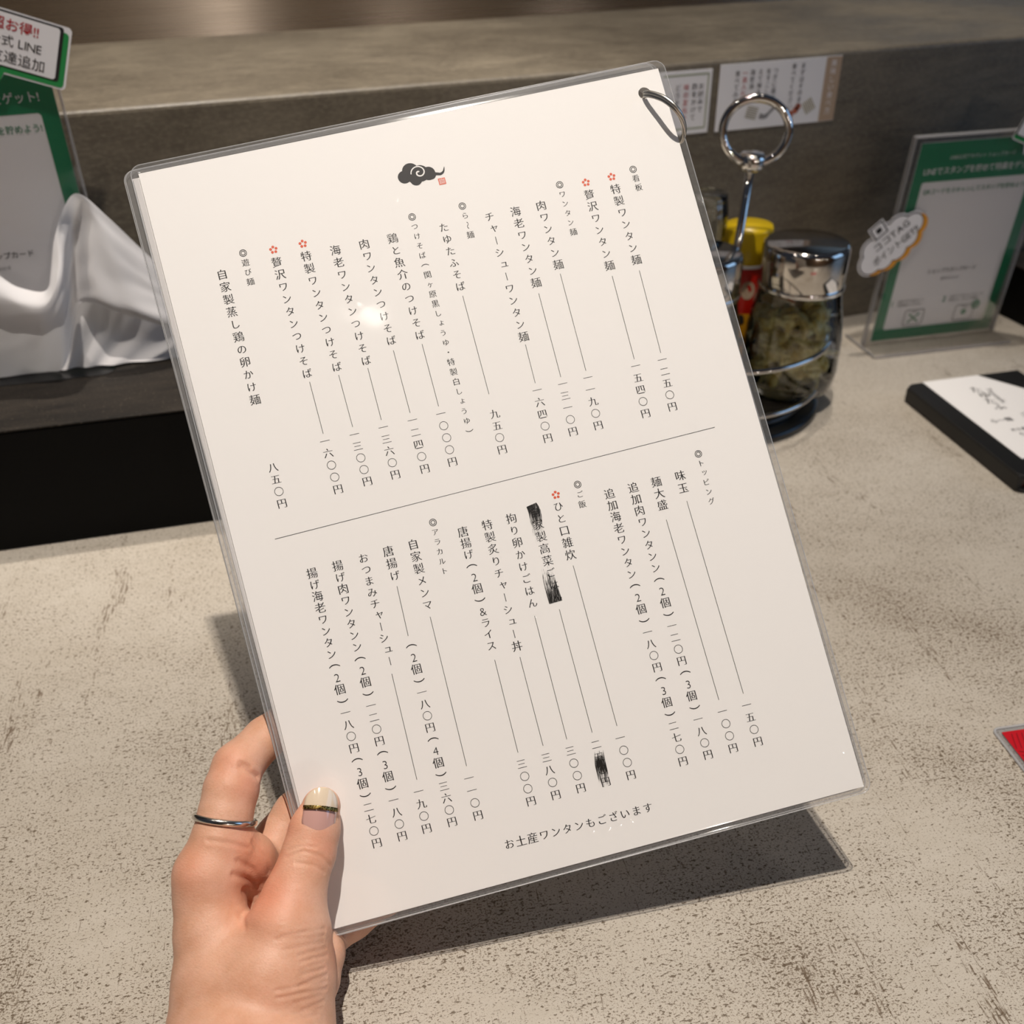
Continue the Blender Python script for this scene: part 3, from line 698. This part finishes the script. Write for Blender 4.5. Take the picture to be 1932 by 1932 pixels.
nail = nail_patch('thumbnail', 0, 1, M_nail, person, 0); nail['label'] = 'glossy nude thumbnail'
tip = nail_patch('pale_tip', .54, .998, mat('pearl_varnish', 'E3CFB6', .12, Coat_Weight=1., Coat_Roughness=.05), nail, .00012)
M_glit = mat('gold_glitter', 'A98B4A', .35, 1); n = Nodes(M_glit); n.link(n.ramp(n.noise(n.mapped((2200, 2200, 2200)), 1, 2), (.42, lin('2A2113')), (.62, lin('D8B56A'))), n.b.inputs['Base Color'])
nail_patch('gold_band', .465, .555, M_glit, nail, .00035, 4)
# plain silver ring on the index finger
rc_, ra_ = Vector((-0.0283, 0.2564, 0.0678)), (Vector((-0.0247, 0.2640, 0.0726))-Vector((-0.0310, 0.2508, 0.0627))).normalized()
ra_ = (ra_+Vector((-0.0283, 0.2564, 0.0678))*0+(Vector((-0.0283, 0.2564, 0.0678))-Vector((0, 0, .358))).normalized()*-.16).normalized()
e1 = ra_.orthogonal().normalized(); e2 = ra_.cross(e1); V = []; F = []; ns = 72; prof = [(-.0011, -.0001), (-.0011, .0009), (-.0006, .0014), (.0006, .0014), (.0011, .0009), (.0011, -.0001)]
RR = []
for i in range(ns):
    a = 2*math.pi*i/ns; d = e1*math.cos(a)+e2*math.sin(a); r = .004
    while hand_distance(np.array([rc_+d*r]))[0] < 0 and r < .016: r += .0003
    RR.append(r)
RR = np.array(RR)
for _ in range(10): RR = (np.roll(RR, 1)+RR+np.roll(RR, -1))/3
for i in range(ns):
    a = 2*math.pi*i/ns; d = e1*math.cos(a)+e2*math.sin(a)
    V += [rc_+d*(RR[i]+b)+ra_*t_ for t_, b in prof]
k = len(prof)
for i in range(ns):
    for j in range(k): F.append((i*k+j, i*k+(j+1) % k, ((i+1) % ns)*k+(j+1) % k, ((i+1) % ns)*k+j))
fr = fix(build('finger_ring', V, F, M_chrome_worn, person, True)); fr['label'] = 'plain silver ring'

# ------------------------------------------------------------------ black box on the left with tissue and sign
def counter_box(label, loc, rot, w_, d_, h_, slot):
    t = thing('counter_box', label, 'box', loc, rot)
    b = box('box_body', 0, w_, 0, d_, 0, h_-.0015, M_box, t, .0015)
    lid = box('box_lid', -.0005, w_+.0005, -.0005, d_+.0005, h_-.0015, h_, M_boxtop, t, .0006)
    if slot:
        o = rounded(*slot, .009, 8); k = len(o)
        build('tissue_slot', [(a, b, h_+.0003) for a, b in o], [tuple(range(k))], M_black, t)
    return t
ang = math.atan2(.5628-.5743, .1301)
counter_box('black box with a scuffed dark top standing on the counter beside the menu', (-.32, .589, 0), ang, .36, .118, .0828, (.10, .253, .062, .088))
counter_box('black box at the frame edge behind the clear sign with the cloud tag', (.693, .56, 0), .02, .26, .125, .048, None)

def tissue():
    rows = [
        [(-0.1242, 0.6320, 0.1684), (-0.1113, 0.6320, 0.1535), (-0.1012, 0.6280, 0.1463), (-0.0882, 0.6240, 0.1443), (-0.0815, 0.6260, 0.1569), (-0.0754, 0.6320, 0.1736), (-0.0672, 0.6380, 0.1882), (-0.0572, 0.6440, 0.1934), (-0.0446, 0.6460, 0.1765), (-0.0305, 0.6480, 0.1556), (-0.0114, 0.6500, 0.1290)],
        [(-0.1281, 0.6240, 0.1524), (-0.1126, 0.6200, 0.1452), (-0.1021, 0.6160, 0.1403), (-0.0879, 0.6140, 0.1400), (-0.0776, 0.6200, 0.1536), (-0.0714, 0.6320, 0.1683), (-0.0649, 0.6500, 0.1750), (-0.0558, 0.6440, 0.1805), (-0.0453, 0.6400, 0.1642), (-0.0340, 0.6400, 0.1443), (-0.0162, 0.6420, 0.1236)],
        [(-0.1374, 0.6320, 0.1240), (-0.1196, 0.6280, 0.1230), (-0.1071, 0.6220, 0.1235), (-0.0923, 0.6160, 0.1271), (-0.0789, 0.6180, 0.1412), (-0.0748, 0.6400, 0.1463), (-0.0684, 0.6470, 0.1532), (-0.0596, 0.6370, 0.1554), (-0.0487, 0.6330, 0.1452), (-0.0366, 0.6330, 0.1333), (-0.0191, 0.6360, 0.1191)],
        [(-0.1441, 0.6400, 0.1042), (-0.1258, 0.6380, 0.1039), (-0.1114, 0.6340, 0.1051), (-0.0973, 0.6260, 0.1098), (-0.0816, 0.6220, 0.1265), (-0.0789, 0.6420, 0.1254), (-0.0728, 0.6440, 0.1325), (-0.0637, 0.6320, 0.1339), (-0.0518, 0.6280, 0.1275), (-0.0394, 0.6280, 0.1208), (-0.0221, 0.6300, 0.1103)],
        [(-0.1509, 0.6480, 0.0842), (-0.1322, 0.6470, 0.0841), (-0.1164, 0.6460, 0.0837), (-0.1033, 0.6430, 0.0844), (-0.0935, 0.6380, 0.0865), (-0.0867, 0.6440, 0.0969), (-0.0756, 0.6480, 0.1226), (-0.0651, 0.6400, 0.1277), (-0.0528, 0.6380, 0.1203), (-0.0407, 0.6380, 0.1135), (-0.0236, 0.6380, 0.1044)],
    ]
    R_ = [smooth_path(r, 7) for r in rows]; C_ = [smooth_path([r[i] for r in R_], 9) for i in range(len(R_[0]))]
    V = []; F = []; nr_, nc_ = len(C_[0]), len(C_)
    rnd = np.random.RandomState(3)
    for i in range(nc_):
        for j in range(nr_):
            p = C_[i][j]; V.append((p.x+.0004*math.sin(j*.9+i*.35), p.y+.0009*math.sin(i*.16+j*.11)*math.sin(j*.21)+.0004*math.sin(i*.5-j*.33), p.z))
    for i in range(nc_-1):
        for j in range(nr_-1): F.append((i*nr_+j, i*nr_+j+1, (i+1)*nr_+j+1, (i+1)*nr_+j))
    # under-layer showing below the turned-over flap
    R2 = [smooth_path(r, 8) for r in [
        [(-0.0809, 0.6520, 0.1360), (-0.0720, 0.6540, 0.1341), (-0.0580, 0.6520, 0.1258), (-0.0408, 0.6500, 0.1151), (-0.0160, 0.6500, 0.1059)],
        [(-0.0885, 0.6520, 0.1086), (-0.0771, 0.6470, 0.1125), (-0.0634, 0.6490, 0.1023), (-0.0449, 0.6470, 0.0965), (-0.0191, 0.6450, 0.0914)],
        [(-0.0962, 0.6430, 0.0843), (-0.0854, 0.6420, 0.0849), (-0.0707, 0.6400, 0.0848), (-0.0510, 0.6380, 0.0847), (-0.0209, 0.6370, 0.0841)],
    ]]; C2 = [smooth_path([r[i] for r in R2], 8) for i in range(len(R2[0]))]; k = len(V); n2 = len(C2[0])
    for i in range(len(C2)):
        for j in range(n2):
            p = C2[i][j]; V.append((p.x, p.y+.001*math.sin(i*.8+j*.5), p.z))
    for i in range(len(C2)-1):
        for j in range(n2-1): F.append((k+i*n2+j, k+i*n2+j+1, k+(i+1)*n2+j+1, k+(i+1)*n2+j))
    return build('tissue', V, F, M_tissue, None, True)
tag(tissue(), 'crumpled white tissue pulled up from the slot of the black box', 'tissue')

# ------------------------------------------------------------------ acrylic sign stands
def flat(name, pts, place, m, parent):
    return build(name, [place(a, b) for a, b in pts], [tuple(range(len(pts)))], m, parent)
def fill(name, outline, place, m, parent):
    r = geometry.delaunay_2d_cdt([Vector(p) for p in outline], [(i, (i+1) % len(outline)) for i in range(len(outline))], [], 1, 1e-7)
    return build(name, [place(p[0], p[1]) for p in r[0]], r[2], m, parent)
W_, H_ = .1145, .164
def layer(y): return lambda x, z: (x, y, z)
def speech_bubble(parent, cx, cz, tilt, y):
    ct, st = math.cos(tilt), math.sin(tilt)
    K = .75
    def at(dy): return lambda a, b: (cx+K*(a*ct-b*st), y+dy, cz+K*(a*st+b*ct))
    def shape(x0, x1, z0, z1, r, tx, tw, td):
        o = rounded(x0, x1, z0, z1, r, 5)
        return o[:18]+[(tx-tw, z0), (tx+.001, z0-td), (tx+tw, z0)]+o[18:]
    f = fill('laminated_backing', shape(-.0345, .0385, -.0235, .0225, .004, -.008, .006, .011), at(0), M_acrylic, parent)
    wh = fill('speech_bubble_card', shape(-.0325, .036, -.0215, .0205, .003, -.008, .005, .0095), at(-.0004), M_white, parent)
    fill('green_shadow', shape(-.0315, .0345, -.0203, .0165, .0025, -.0065, .0035, .0075), at(-.0006), M_green2, wh)
    fill('black_outline', shape(-.0315, .031, -.0168, .0195, .0022, -.0085, .003, .0055), at(-.0008), M_ink, wh)
    fill('white_field', shape(-.0301, .0287, -.0158, .0183, .002, -.0078, .0016, .0042), at(-.0010), M_white, wh)
    L = Letters(); L.line('超お得!!', .001, .0115, .0087, 'bold'); L.make('red_lettering', at(-.0012), M_redtxt, wh)
    L = Letters(); L.line('公式 LINE', .002, .001, .0080, 'plain'); L.line('お友達追加', 0, -.0095, .0088, 'plain'); L.make('lettering', at(-.0012), M_ink, wh)
def cloud_tag(parent, cx, cz, tilt, y):
    ct, st = math.cos(tilt), math.sin(tilt)
    def at(dy, dx=0, dz=0): return lambda a, b: (cx+(a+dx)*ct-(b+dz)*st, y+dy, cz+(a+dx)*st+(b+dz)*ct)
    lobes = [(-.021, -.003, .0095), (-.015, .006, .0085), (-.002, .0085, .0095), (.010, .006, .0095), (.020, 0, .0085), (.012, -.007, .008), (0, -.009, .0085), (-.012, -.008, .0085)]
    def cl(g):
        o = []
        for i in range(120):
            a = 2*math.pi*i/120; d = Vector((math.cos(a), math.sin(a))); best = .004
            for x, z, r in lobes:
                m_ = Vector((x, z)); b = d.dot(m_); q = (r+g)**2-(m_.length_squared-b*b)
                if q > 0: best = max(best, b+math.sqrt(q))
            o.append(tuple(d*best))
        return o
    card = fill('cloud_card', cl(.0022), at(0), M_white, parent)
    fill('orange_shadow', cl(.0008), at(-.0002, .0026, -.0036), M_orange, card)
    fill('black_outline', cl(.0009), at(-.0004), M_ink, card)
    fill('white_field', cl(0), at(-.0006), M_white, card)
    L = Letters(); L.line('ココTAG', .002, .0050, .0080, 'bold'); L.line('ポイントGET!!', .001, -.0055, .0078, 'bold', sx=.86); L.make('lettering', at(-.0008), M_ink, card)
    for i, (s, m_) in enumerate(((.0058, M_white), (.0050, M_ink), (.0040, M_white), (.0019, M_ink))):
        flat('tag_symbol', [(-.004-1.2*s, .0175-1.2*s), (-.004+1.2*s, .0175-1.2*s), (-.004+1.2*s, .0175+1.2*s), (-.004-1.2*s, .0175+1.2*s)], at(-.0010-.0001*i), m_, card)
def sign_stand(label, loc, rot, cloud, bub, size=1):
    t = thing('sign_stand', label, 'sign', loc, rot); t.scale = (size,)*3
    hl = box('acrylic_holder', -W_/2-.007, W_/2+.003, .001, .0025, .002, .1725, M_acrylic, t)
    box('acrylic_front', -W_/2-.007, W_/2+.003, -.0026, -.0012, .002, .1725, M_acrylic, t)
    for x in (-W_/2-.007, W_/2+.003): box('acrylic_edge', x-.0006, x+.0006, -.0026, .0025, .002, .1725, M_acredge, t)
    box('acrylic_edge', -W_/2-.007, W_/2+.003, -.0026, .0025, .1719, .1731, M_acredge, t)
    ft = box('acrylic_foot', -W_/2-.010, W_/2+.004, -.026, .022, 0, .0022, M_acrylic, t)
    box('acrylic_edge', -W_/2-.010, W_/2+.004, -.0272, -.026, 0, .0024, M_acredge, t)
    box('acrylic_edge', -W_/2-.0112, -W_/2-.010, -.026, .022, 0, .0024, M_acredge, t)
    po = box('poster', -W_/2, W_/2, -.0004, .0004, .0035, .0035+H_, M_white, t)
    z0 = .0035; g = layer(-.00055)
    a = rounded(-W_/2+.0090, W_/2-.0090, z0+.0095, z0+H_-.0305, .002, 4)
    k = len(a); o4 = [(-W_/2, z0), (W_/2, z0), (W_/2, z0+H_), (-W_/2, z0+H_)]
    r = geometry.delaunay_2d_cdt([Vector(p) for p in a+o4], [(i, (i+1) % k) for i in range(k)]+[(k+i, k+(i+1) % 4) for i in range(4)], [], 1, 1e-7)
    F = [f for f in r[2] if not (abs(sum(r[0][i].x for i in f)/len(f)) < W_/2-.0091 and z0+.0096 < sum(r[0][i].y for i in f)/len(f) < z0+H_-.0306)]
    build('green_border', [g(p.x, p.y) for p in r[0]], F, M_green, po)
    T = layer(-.0008); Z = lambda q: z0+H_*(1-q)
    L = Letters(); L.line('LINE公式アカウント ショップカード', 0, Z(.075), .0036, 'plain'); L.line('LINEでスタンプを貯めて特典をゲット!', 0, Z(.135), .0062, 'bold', sx=.93); L.make('white_lettering', T, M_white, po)
    L = Letters(); L.line('QRコードをスキャンしてスタンプを貯めよう!', .001, Z(.232), .0048, 'bold', sx=.93); L.make('green_lettering', T, M_green, po)
    for c_, x in (('1', -.046), ('2', .003)): L = Letters(); L.line(c_, x, Z(.80), .007, 'bold'); L.make('step_number', T, M_green, po)
    L = Letters(); L.line('ショップスタンプカード', .002, Z(.642), .0042, 'bold'); L.make('lettering', T, M_ink, po)
    for x, two in ((-.041, ('LINEアプリでQRコード', 'を読み取ってください')), (.008, ('LINEアプリのショップカードに', '貯めたり、スタンプを確認'))):
        L = Letters()
        for q, s_ in enumerate(two): L.line(s_, x, Z(.792+.02*q), .0026, 'bold', align=-1, sx=.9)
        L.make('step_text', T, M_ink, po)
    for x in (-.022, .026):
        L = Letters(); L.stroke([(p[0], p[1]) for p in rounded(x-.009, x+.009, Z(.93), Z(.845), .002, 4)]+[(x+.009, Z(.845)-.002)], .0006)
        L.stroke([(x-.003, Z(.857)), (x+.003, Z(.857))], .0006); L.make('phone_drawing', T, M_ink, po)
    L = Letters(); L.line('@062txcrd', .002, Z(.683), .0034, 'plain'); L.make('grey_lettering', T, M_grey, po)
    for x, q, r_ in ((.036, .85, .0042), (.026, .885, .0025)): L = Letters(); L.disc(x, Z(q), r_); L.make('green_dot', T, M_green, po)
    L = Letters()
    for a_ in (.4, -.4): L.stroke([(-.027, Z(.89)+a_*.01), (-.017, Z(.89)-a_*.01)], .0012)
    L.make('green_cross', T, M_green, po)
    if cloud: cloud_tag(t, *cloud, -.0040)
    LEAN = .06 if cloud else 0
    if bub: speech_bubble(t, *bub, -.0055)
    for o in t.children_recursive:
        if o.type == 'MESH' and LEAN and not (max(v.co.z for v in o.data.vertices) < .004):
            for v in o.data.vertices: v.co.x += LEAN*v.co.z
    return t
sign_stand('clear stand with green poster and speech bubble card behind the white tissue', (-.0653-W_/2-.0006, .678, .0828), 0, None, (.0440, .1725, -.36), 1.10)
sign_stand('clear stand with green poster and cloud-shaped tag standing on the counter', (.597, .641, 0), -.105, (-.0645, .0925, .72), (.045, .174, -.36))

# ------------------------------------------------------------------ two cards stuck on the mortar wall
c1 = thing('wall_card', 'small white card with pale green border stuck on the wall beside the menu corner', 'card', (.3502, .7068, .1765))
box('card_sheet', 0, .0455, -.0008, 0, 0, .0455, M_white, c1)
L = Letters()
for p in (((.005, .0425), (.0425, .0425)), ((.0425, .0425), (.0425, .004)), ((.0425, .004), (.005, .004))): L.stroke(p, .0013)
L.make('green_border', layer(-.0010), mat('sage_ink', 'A9AE96', .6), c1)
for x, s, m_ in ((.037, 'お好みで', M_ink), (.0315, '酢をかけて', M_ink), (.0245, '味の変化を', M_redtxt), (.0175, 'どうぞ', M_ink)):
    L = Letters(); L.vertical(s, x, .034, x, .034-.0055*(len(s)-1), .0048, 'plain', 1); L.make('lettering', layer(-.0011), m_, c1)
c2 = thing('wall_card', 'wide white card with tan end strip stuck on the wall behind the chrome ring', 'card', (.4022, .7068, .1760))
box('card_sheet', 0, .1065, -.0008, 0, 0, .048, M_white, c2)
flat('tan_strip', [(.0925, .0003), (.1064, .0003), (.1064, .0477), (.0925, .0477)], layer(-.0010), M_tan, c2)
for x, s, m_, k in ((.072, 'まずはそのまま', M_ink, .043), (.064, '食べてください', M_ink, .043), (.048, 'つぎに薬味', M_ink, .041), (.042, 'をすこし加', M_ink, .041), (.035, 'えて味を', M_ink, .041), (.028, '海老油', M_ink, .041), (.0215, '一滴入れて', M_redtxt, .041), (.015, '食べてみる', M_ink, .041)):
    L = Letters(); L.vertical(s, x, k, x, k-.0049*(len(s)-1), .0046, 'plain', 1); L.make('lettering', layer(-.0011), m_, c2)
L = Letters(); L.vertical('美味しい食べ方', .0995, .043, .0995, .008, .0055, 'plain', 1); L.make('pale_lettering', layer(-.0011), M_white, c2)
L = Letters()
M_noodle = mat('noodle_ink', 'A0987A', .6)
for x0, z0, a0 in ((.026, .013, -.25), (.079, .017, -1.0)):
    L = Letters()
    for i in range(6):
        dx, dz = math.cos(a0), math.sin(a0); ox, oz = -dz*.0016*(i-2.5), dx*.0016*(i-2.5)
        L.stroke([(x0+ox, z0+oz), (x0+ox+dx*.010, z0+oz+dz*.010)], .0007)
    L.make('noodle_drawing', layer(-.0011), M_noodle, c2)

L = Letters(); L.stroke([p.xy for p in smooth_path([(.038, .009, 0), (.043, .008, 0), (.048, .012, 0), (.054, .017, 0)], 6)], [.004]*4+[.0034]*5+[.0024]*10)
L.make('spoon_drawing', layer(-.0011), M_grey, c2)
L = Letters()
for x, z in ((.066, .008), (.070, .0105), (.072, .013)): L.disc(x, z, .0026)
L.make('wonton_drawing', layer(-.0011), mat('brick_ink', 'B5654E', .6), c2)

# ------------------------------------------------------------------ condiment caddy
CX, CY = .3655, .6080
cad = thing('condiment_caddy', 'round chrome wire condiment caddy with ring handle on a black base', 'caddy', (CX, CY, 0))
lathe('base_plate', [(.078, 0), (.0815, .0015), (.0815, .005), (.079, .007), (.0, .0072)], M_black, cad, 96, False)
lathe('turntable', [(.070, .0073), (.072, .010), (.071, .0125), (.0, .013)], mat('dark_tray', '14110E', .25), cad, 96, False)
def circle(r, z, n_=72): return [(r*math.cos(2*math.pi*i/n_), r*math.sin(2*math.pi*i/n_), z) for i in range(n_)]
tube('wire_ring', circle(.0815, .060), .0019, M_chrome, cad, True)
tube('wire_ring', circle(.0785, .0225), .0017, M_chrome, cad, True)
for a in (-25, 65, 155, 245):
    a = math.radians(a); tube('wire_post', [(.0800*math.cos(a), .0800*math.sin(a), z) for z in (.008, .02, .04, .060)], .0017, M_chrome, cad)
hx, hy = .3705-CX, .6035-CY
tube('handle_rod', [(hx-.001, hy, .012), (hx-.0005, hy, .10), (hx+.003, hy-.002, .178)], .0029, M_chrome, cad, False, 20)
lathe('handle_collar', [(.0, -.0055), (.0075, -.0055), (.0092, -.003), (.0092, .003), (.0075, .0055), (0, .0055)], M_chrome, cad, 32, False, (hx+.003, hy-.002, .1812))
hc_ = Vector((.3735-CX, .601-CY, .2010)); ex, ez = Vector((.93, -.36, 0)), Vector((0, .12, .99)).normalized()
tube('handle_ring', [hc_+ex*.0221*math.cos(2*math.pi*i/72)+ez*.0205*math.sin(2*math.pi*i/72) for i in range(72)], .0029, M_chrome, cad, True, 18)

def chrome_jar(label, x, y, h0, r=.0335):
    t = thing('condiment_jar', label, 'jar', (x, y, h0))
    g = lathe('glass_body', [(.0, 0), (r*.93, 0), (r*1.04, .004), (r*1.08, .018), (r*1.06, .040), (r*.99, .060), (r*.91, .073), (r*.88, .080)], M_glass, t, 72, False)
    lathe('glass_base', [(.0, .0003), (r*.9, .0005), (r*1.0, .004), (r*.99, .009), (0, .0105)], M_glass, t, 72, False)
    ld = lathe('chrome_lid', [(r*.90, .0795), (r*.92, .0805), (r*.915, .1085), (r*.885, .1115), (r*.82, .1125), (0, .1130)], M_lid, t, 96, False)
    lathe('lid_rim', [(r*.921, .0795), (r*.935, .0803), (r*.935, .0828), (r*.921, .0836)], M_chrome, ld, 96, False)
    return t
JX, JY = .4165, .5850
chrome_jar('glass jar with domed chrome lid full of greenish pickles in the caddy', JX, JY, .0135)
# pickles inside the jar
V = []; F = []; rnd = random.Random(8)
ico = bpy.data.meshes.new('tmp'); bm = bmesh.new(); bmesh.ops.create_icosphere(bm, subdivisions=2, radius=1)
iv = [v.co.copy() for v in bm.verts]; fi = [tuple(v.index for v in f.verts) for f in bm.faces]; bm.free()
for i in range(120):
    a = rnd.uniform(0, 6.283); rr = .0245*math.sqrt(rnd.uniform(0.25, 1)); z = rnd.uniform(.012, .062)
    if z > .055: rr *= .85
    m_ = Matrix.Translation((JX+rr*math.cos(a), JY+rr*math.sin(a), .0135+z)) @ Matrix.Rotation(rnd.uniform(0, 3), 4, Vector((rnd.uniform(-1, 1), rnd.uniform(-1, 1), rnd.uniform(-1, 1)+.01)).normalized()) @ Matrix.Diagonal((rnd.uniform(.006, .0115), rnd.uniform(.005, .009), rnd.uniform(.002, .0038), 1))
    k = len(V); V += [m_ @ p for p in iv]; F += [tuple(q+k for q in f) for f in fi]
M_pickle = mat('pickled_greens', '6F6A35', .35)
n = Nodes(M_pickle); c = n.mix(n.ramp(n.noise(n.mapped((120, 120, 120)), 1, 3), (.35, 0.), (.65, 1.)), lin('B79F4A'), lin('E6E3B0')); n.link(c, n.b.inputs['Base Color'])
pk = build('pickled_greens', V, F, M_pickle, None, True); tag(pk, 'greenish brown pickled greens filling the chrome-lidded glass jar', 'pickles', 'stuff')
chrome_jar('chrome-lidded jar half hidden behind the menu edge in the caddy', .3380, .5930, .0135, .031)
# red and yellow spice bottle
sb = thing('spice_bottle', 'small spice bottle with yellow cap and red label behind the jar', 'bottle', (.4010, .6380, .0135))
lathe('bottle_body', [(0, 0), (.0185, 0), (.0198, .002), (.0198, .078), (.0185, .082), (0, .082)], M_redplastic, sb, 48, False)
lathe('label_band', [(.0199, .010), (.0201, .011), (.0201, .046), (.0199, .047)], mat('mustard_label', 'B07A12', .35), sb, 48, False)
L = Letters(); rnd = random.Random(2)
for i in range(16):
    a = rnd.uniform(-2.9, -.6); z = rnd.uniform(.014, .044); L.disc(a*.0203, z, rnd.uniform(.0015, .0035), 10)
L.make('label_blot', lambda a, z: (.0203*math.cos(a/.0203), .0203*math.sin(a/.0203), z), M_ink, sb)
L = Letters(); L.disc(-1.9*.0201, .066, .0055, 20, 1.3); L.make('label_roundel', lambda a, z: (.0201*math.cos(a/.0201), .0201*math.sin(a/.0201), z), M_tan, sb)
lathe('white_collar', [(.0185, .082), (.0195, .083), (.0195, .0845), (.0185, .085)], M_white, sb, 48, False)
lathe('yellow_cap', [(.0182, .084), (.0190, .085), (.0188, .099), (.0180, .1010), (.0180, .108), (.0172, .1105), (0, .1110)], M_yellow, sb, 48, False)
# clear shaker behind the handle
cs_ = thing('clear_shaker', 'tall clear plastic shaker half hidden behind the menu and the handle rod', 'shaker', (.3660, .6500, .0082))
lathe('shaker_body', [(0, 0), (.019, 0), (.020, .003), (.020, .112), (.0195, .128), (.018, .1365), (.0165, .138)], M_glass, cs_, 48, False)
lathe('shaker_lid', [(.0165, .1335), (.0183, .134), (.0180, .139), (.0, .1395)], M_glass, cs_, 48, False)
lathe('toothpick_filling', [(0, .003), (.016, .003), (.016, .085), (0, .09)], mat('pale_grain', 'A79A80', .6), cs_, 32, False)

# ------------------------------------------------------------------ black folder with a white card, red card
fold = thing('folder', 'thick black folder lying on the counter with a white card on it', 'folder', (.5035, .5530, 0), -.10)
def plate(name, x0, x1, y0, y1, z0, z1, r, m, parent, bev=.0008):
    o = rounded(x0, x1, y0, y1, r, 6); k = len(o)
    ob = fix(build(name, [(a, b, z0) for a, b in o]+[(a, b, z1) for a, b in o], [tuple(range(k))[::-1], tuple(range(k, 2*k))]+[(i, (i+1) % k, k+(i+1) % k, k+i) for i in range(k)], m, parent)); bevel(ob, bev, 2); return ob
M_leather = mat('black_leather', '0B0908', .5)
plate('back_cover', 0, .098, -.142, 0, 0, .0025, .004, M_leather, fold)
plate('front_cover', -.001, .098, -.141, 0, 0.0095, .0125, .008, M_leather, fold)
plate('spine', -.0015, .003, -.139, -.004, .001, .0120, .001, M_leather, fold)
plate('page_block', .003, .095, -.138, -.003, .0026, .0094, .001, mat('mahogany_edge', '3A140A', .35), fold)
fill('corner_holder', [(.098, 0), (.098, -.050), (.063, 0)], lambda a, b: (a-.001, b-.001, .0134), M_leather, fold)
wc = box('card', .014, .090, -.120, -.0005, .0126, .0130, M_paper, None); wc.location = fold.location; wc.rotation_euler = fold.rotation_euler
tag(wc, 'white card with small handwritten lettering slotted on the black folder', 'card')
L = Letters()
on_card = lambda a, b: (a, b, .0132)
for i, ch in enumerate('たゆたふ'): L.add(ch, .0455+.001*math.sin(i*2), -.0225-.0095*i, .0100, 'brush', -.15)
L.line('Tayutafu', .0545, -.0345, .0062, 'plain', -1.65)
L.line('ら〜麺', .034, -.0695, .0060, 'plain'); L.line('ご飯', .058, -.0660, .0060, 'plain')
for y, s_ in ((-.0840, 'お土産ワンタン'), (-.0905, 'もございます')): L.line(s_, .046, y, .0042, 'plain')
L.make('lettering', on_card, M_ink, wc)
re_, rd_ = Vector((1, -.03)), Vector((-.19, -.98)).normalized()
rc2 = thing('red_card', 'laminated red patterned card lying flat near the counter edge', 'card', (.3245, .2463, 0), math.atan2(-.16, 1))
plate('laminate_film', 0, .10, -.075, 0, .0002, .0010, .003, M_weld, rc2, .0002)
tube('laminate_edge', [(a, b, .0009) for a, b in rounded(0, .10, -.075, 0, .003, 6)], .0006, M_rim, rc2, True, 6)
plate('red_sheet', .0030, .097, -.072, -.0030, .0010, .0013, .0003, mat('red_print', 'B90F1E', .4), rc2, .0001)
L = Letters()
for i in range(9):
    for j in range(7):
        x, y = .004+.0105*i, -.005-.0105*j
        for q in range(4):
            if (i+j) % 2: L.stroke([(x, y-.0026*q), (min(x+.0095, .096), y-.0026*q-.004)], .0005)
            else: L.stroke([(x+.0026*q, y-.009), (min(x+.0026*q+.003, .096), y)], .0005)
L.make('line_pattern', lambda a, b: (a, b, .0015), mat('dark_red_ink', '8E0A16', .45), rc2)
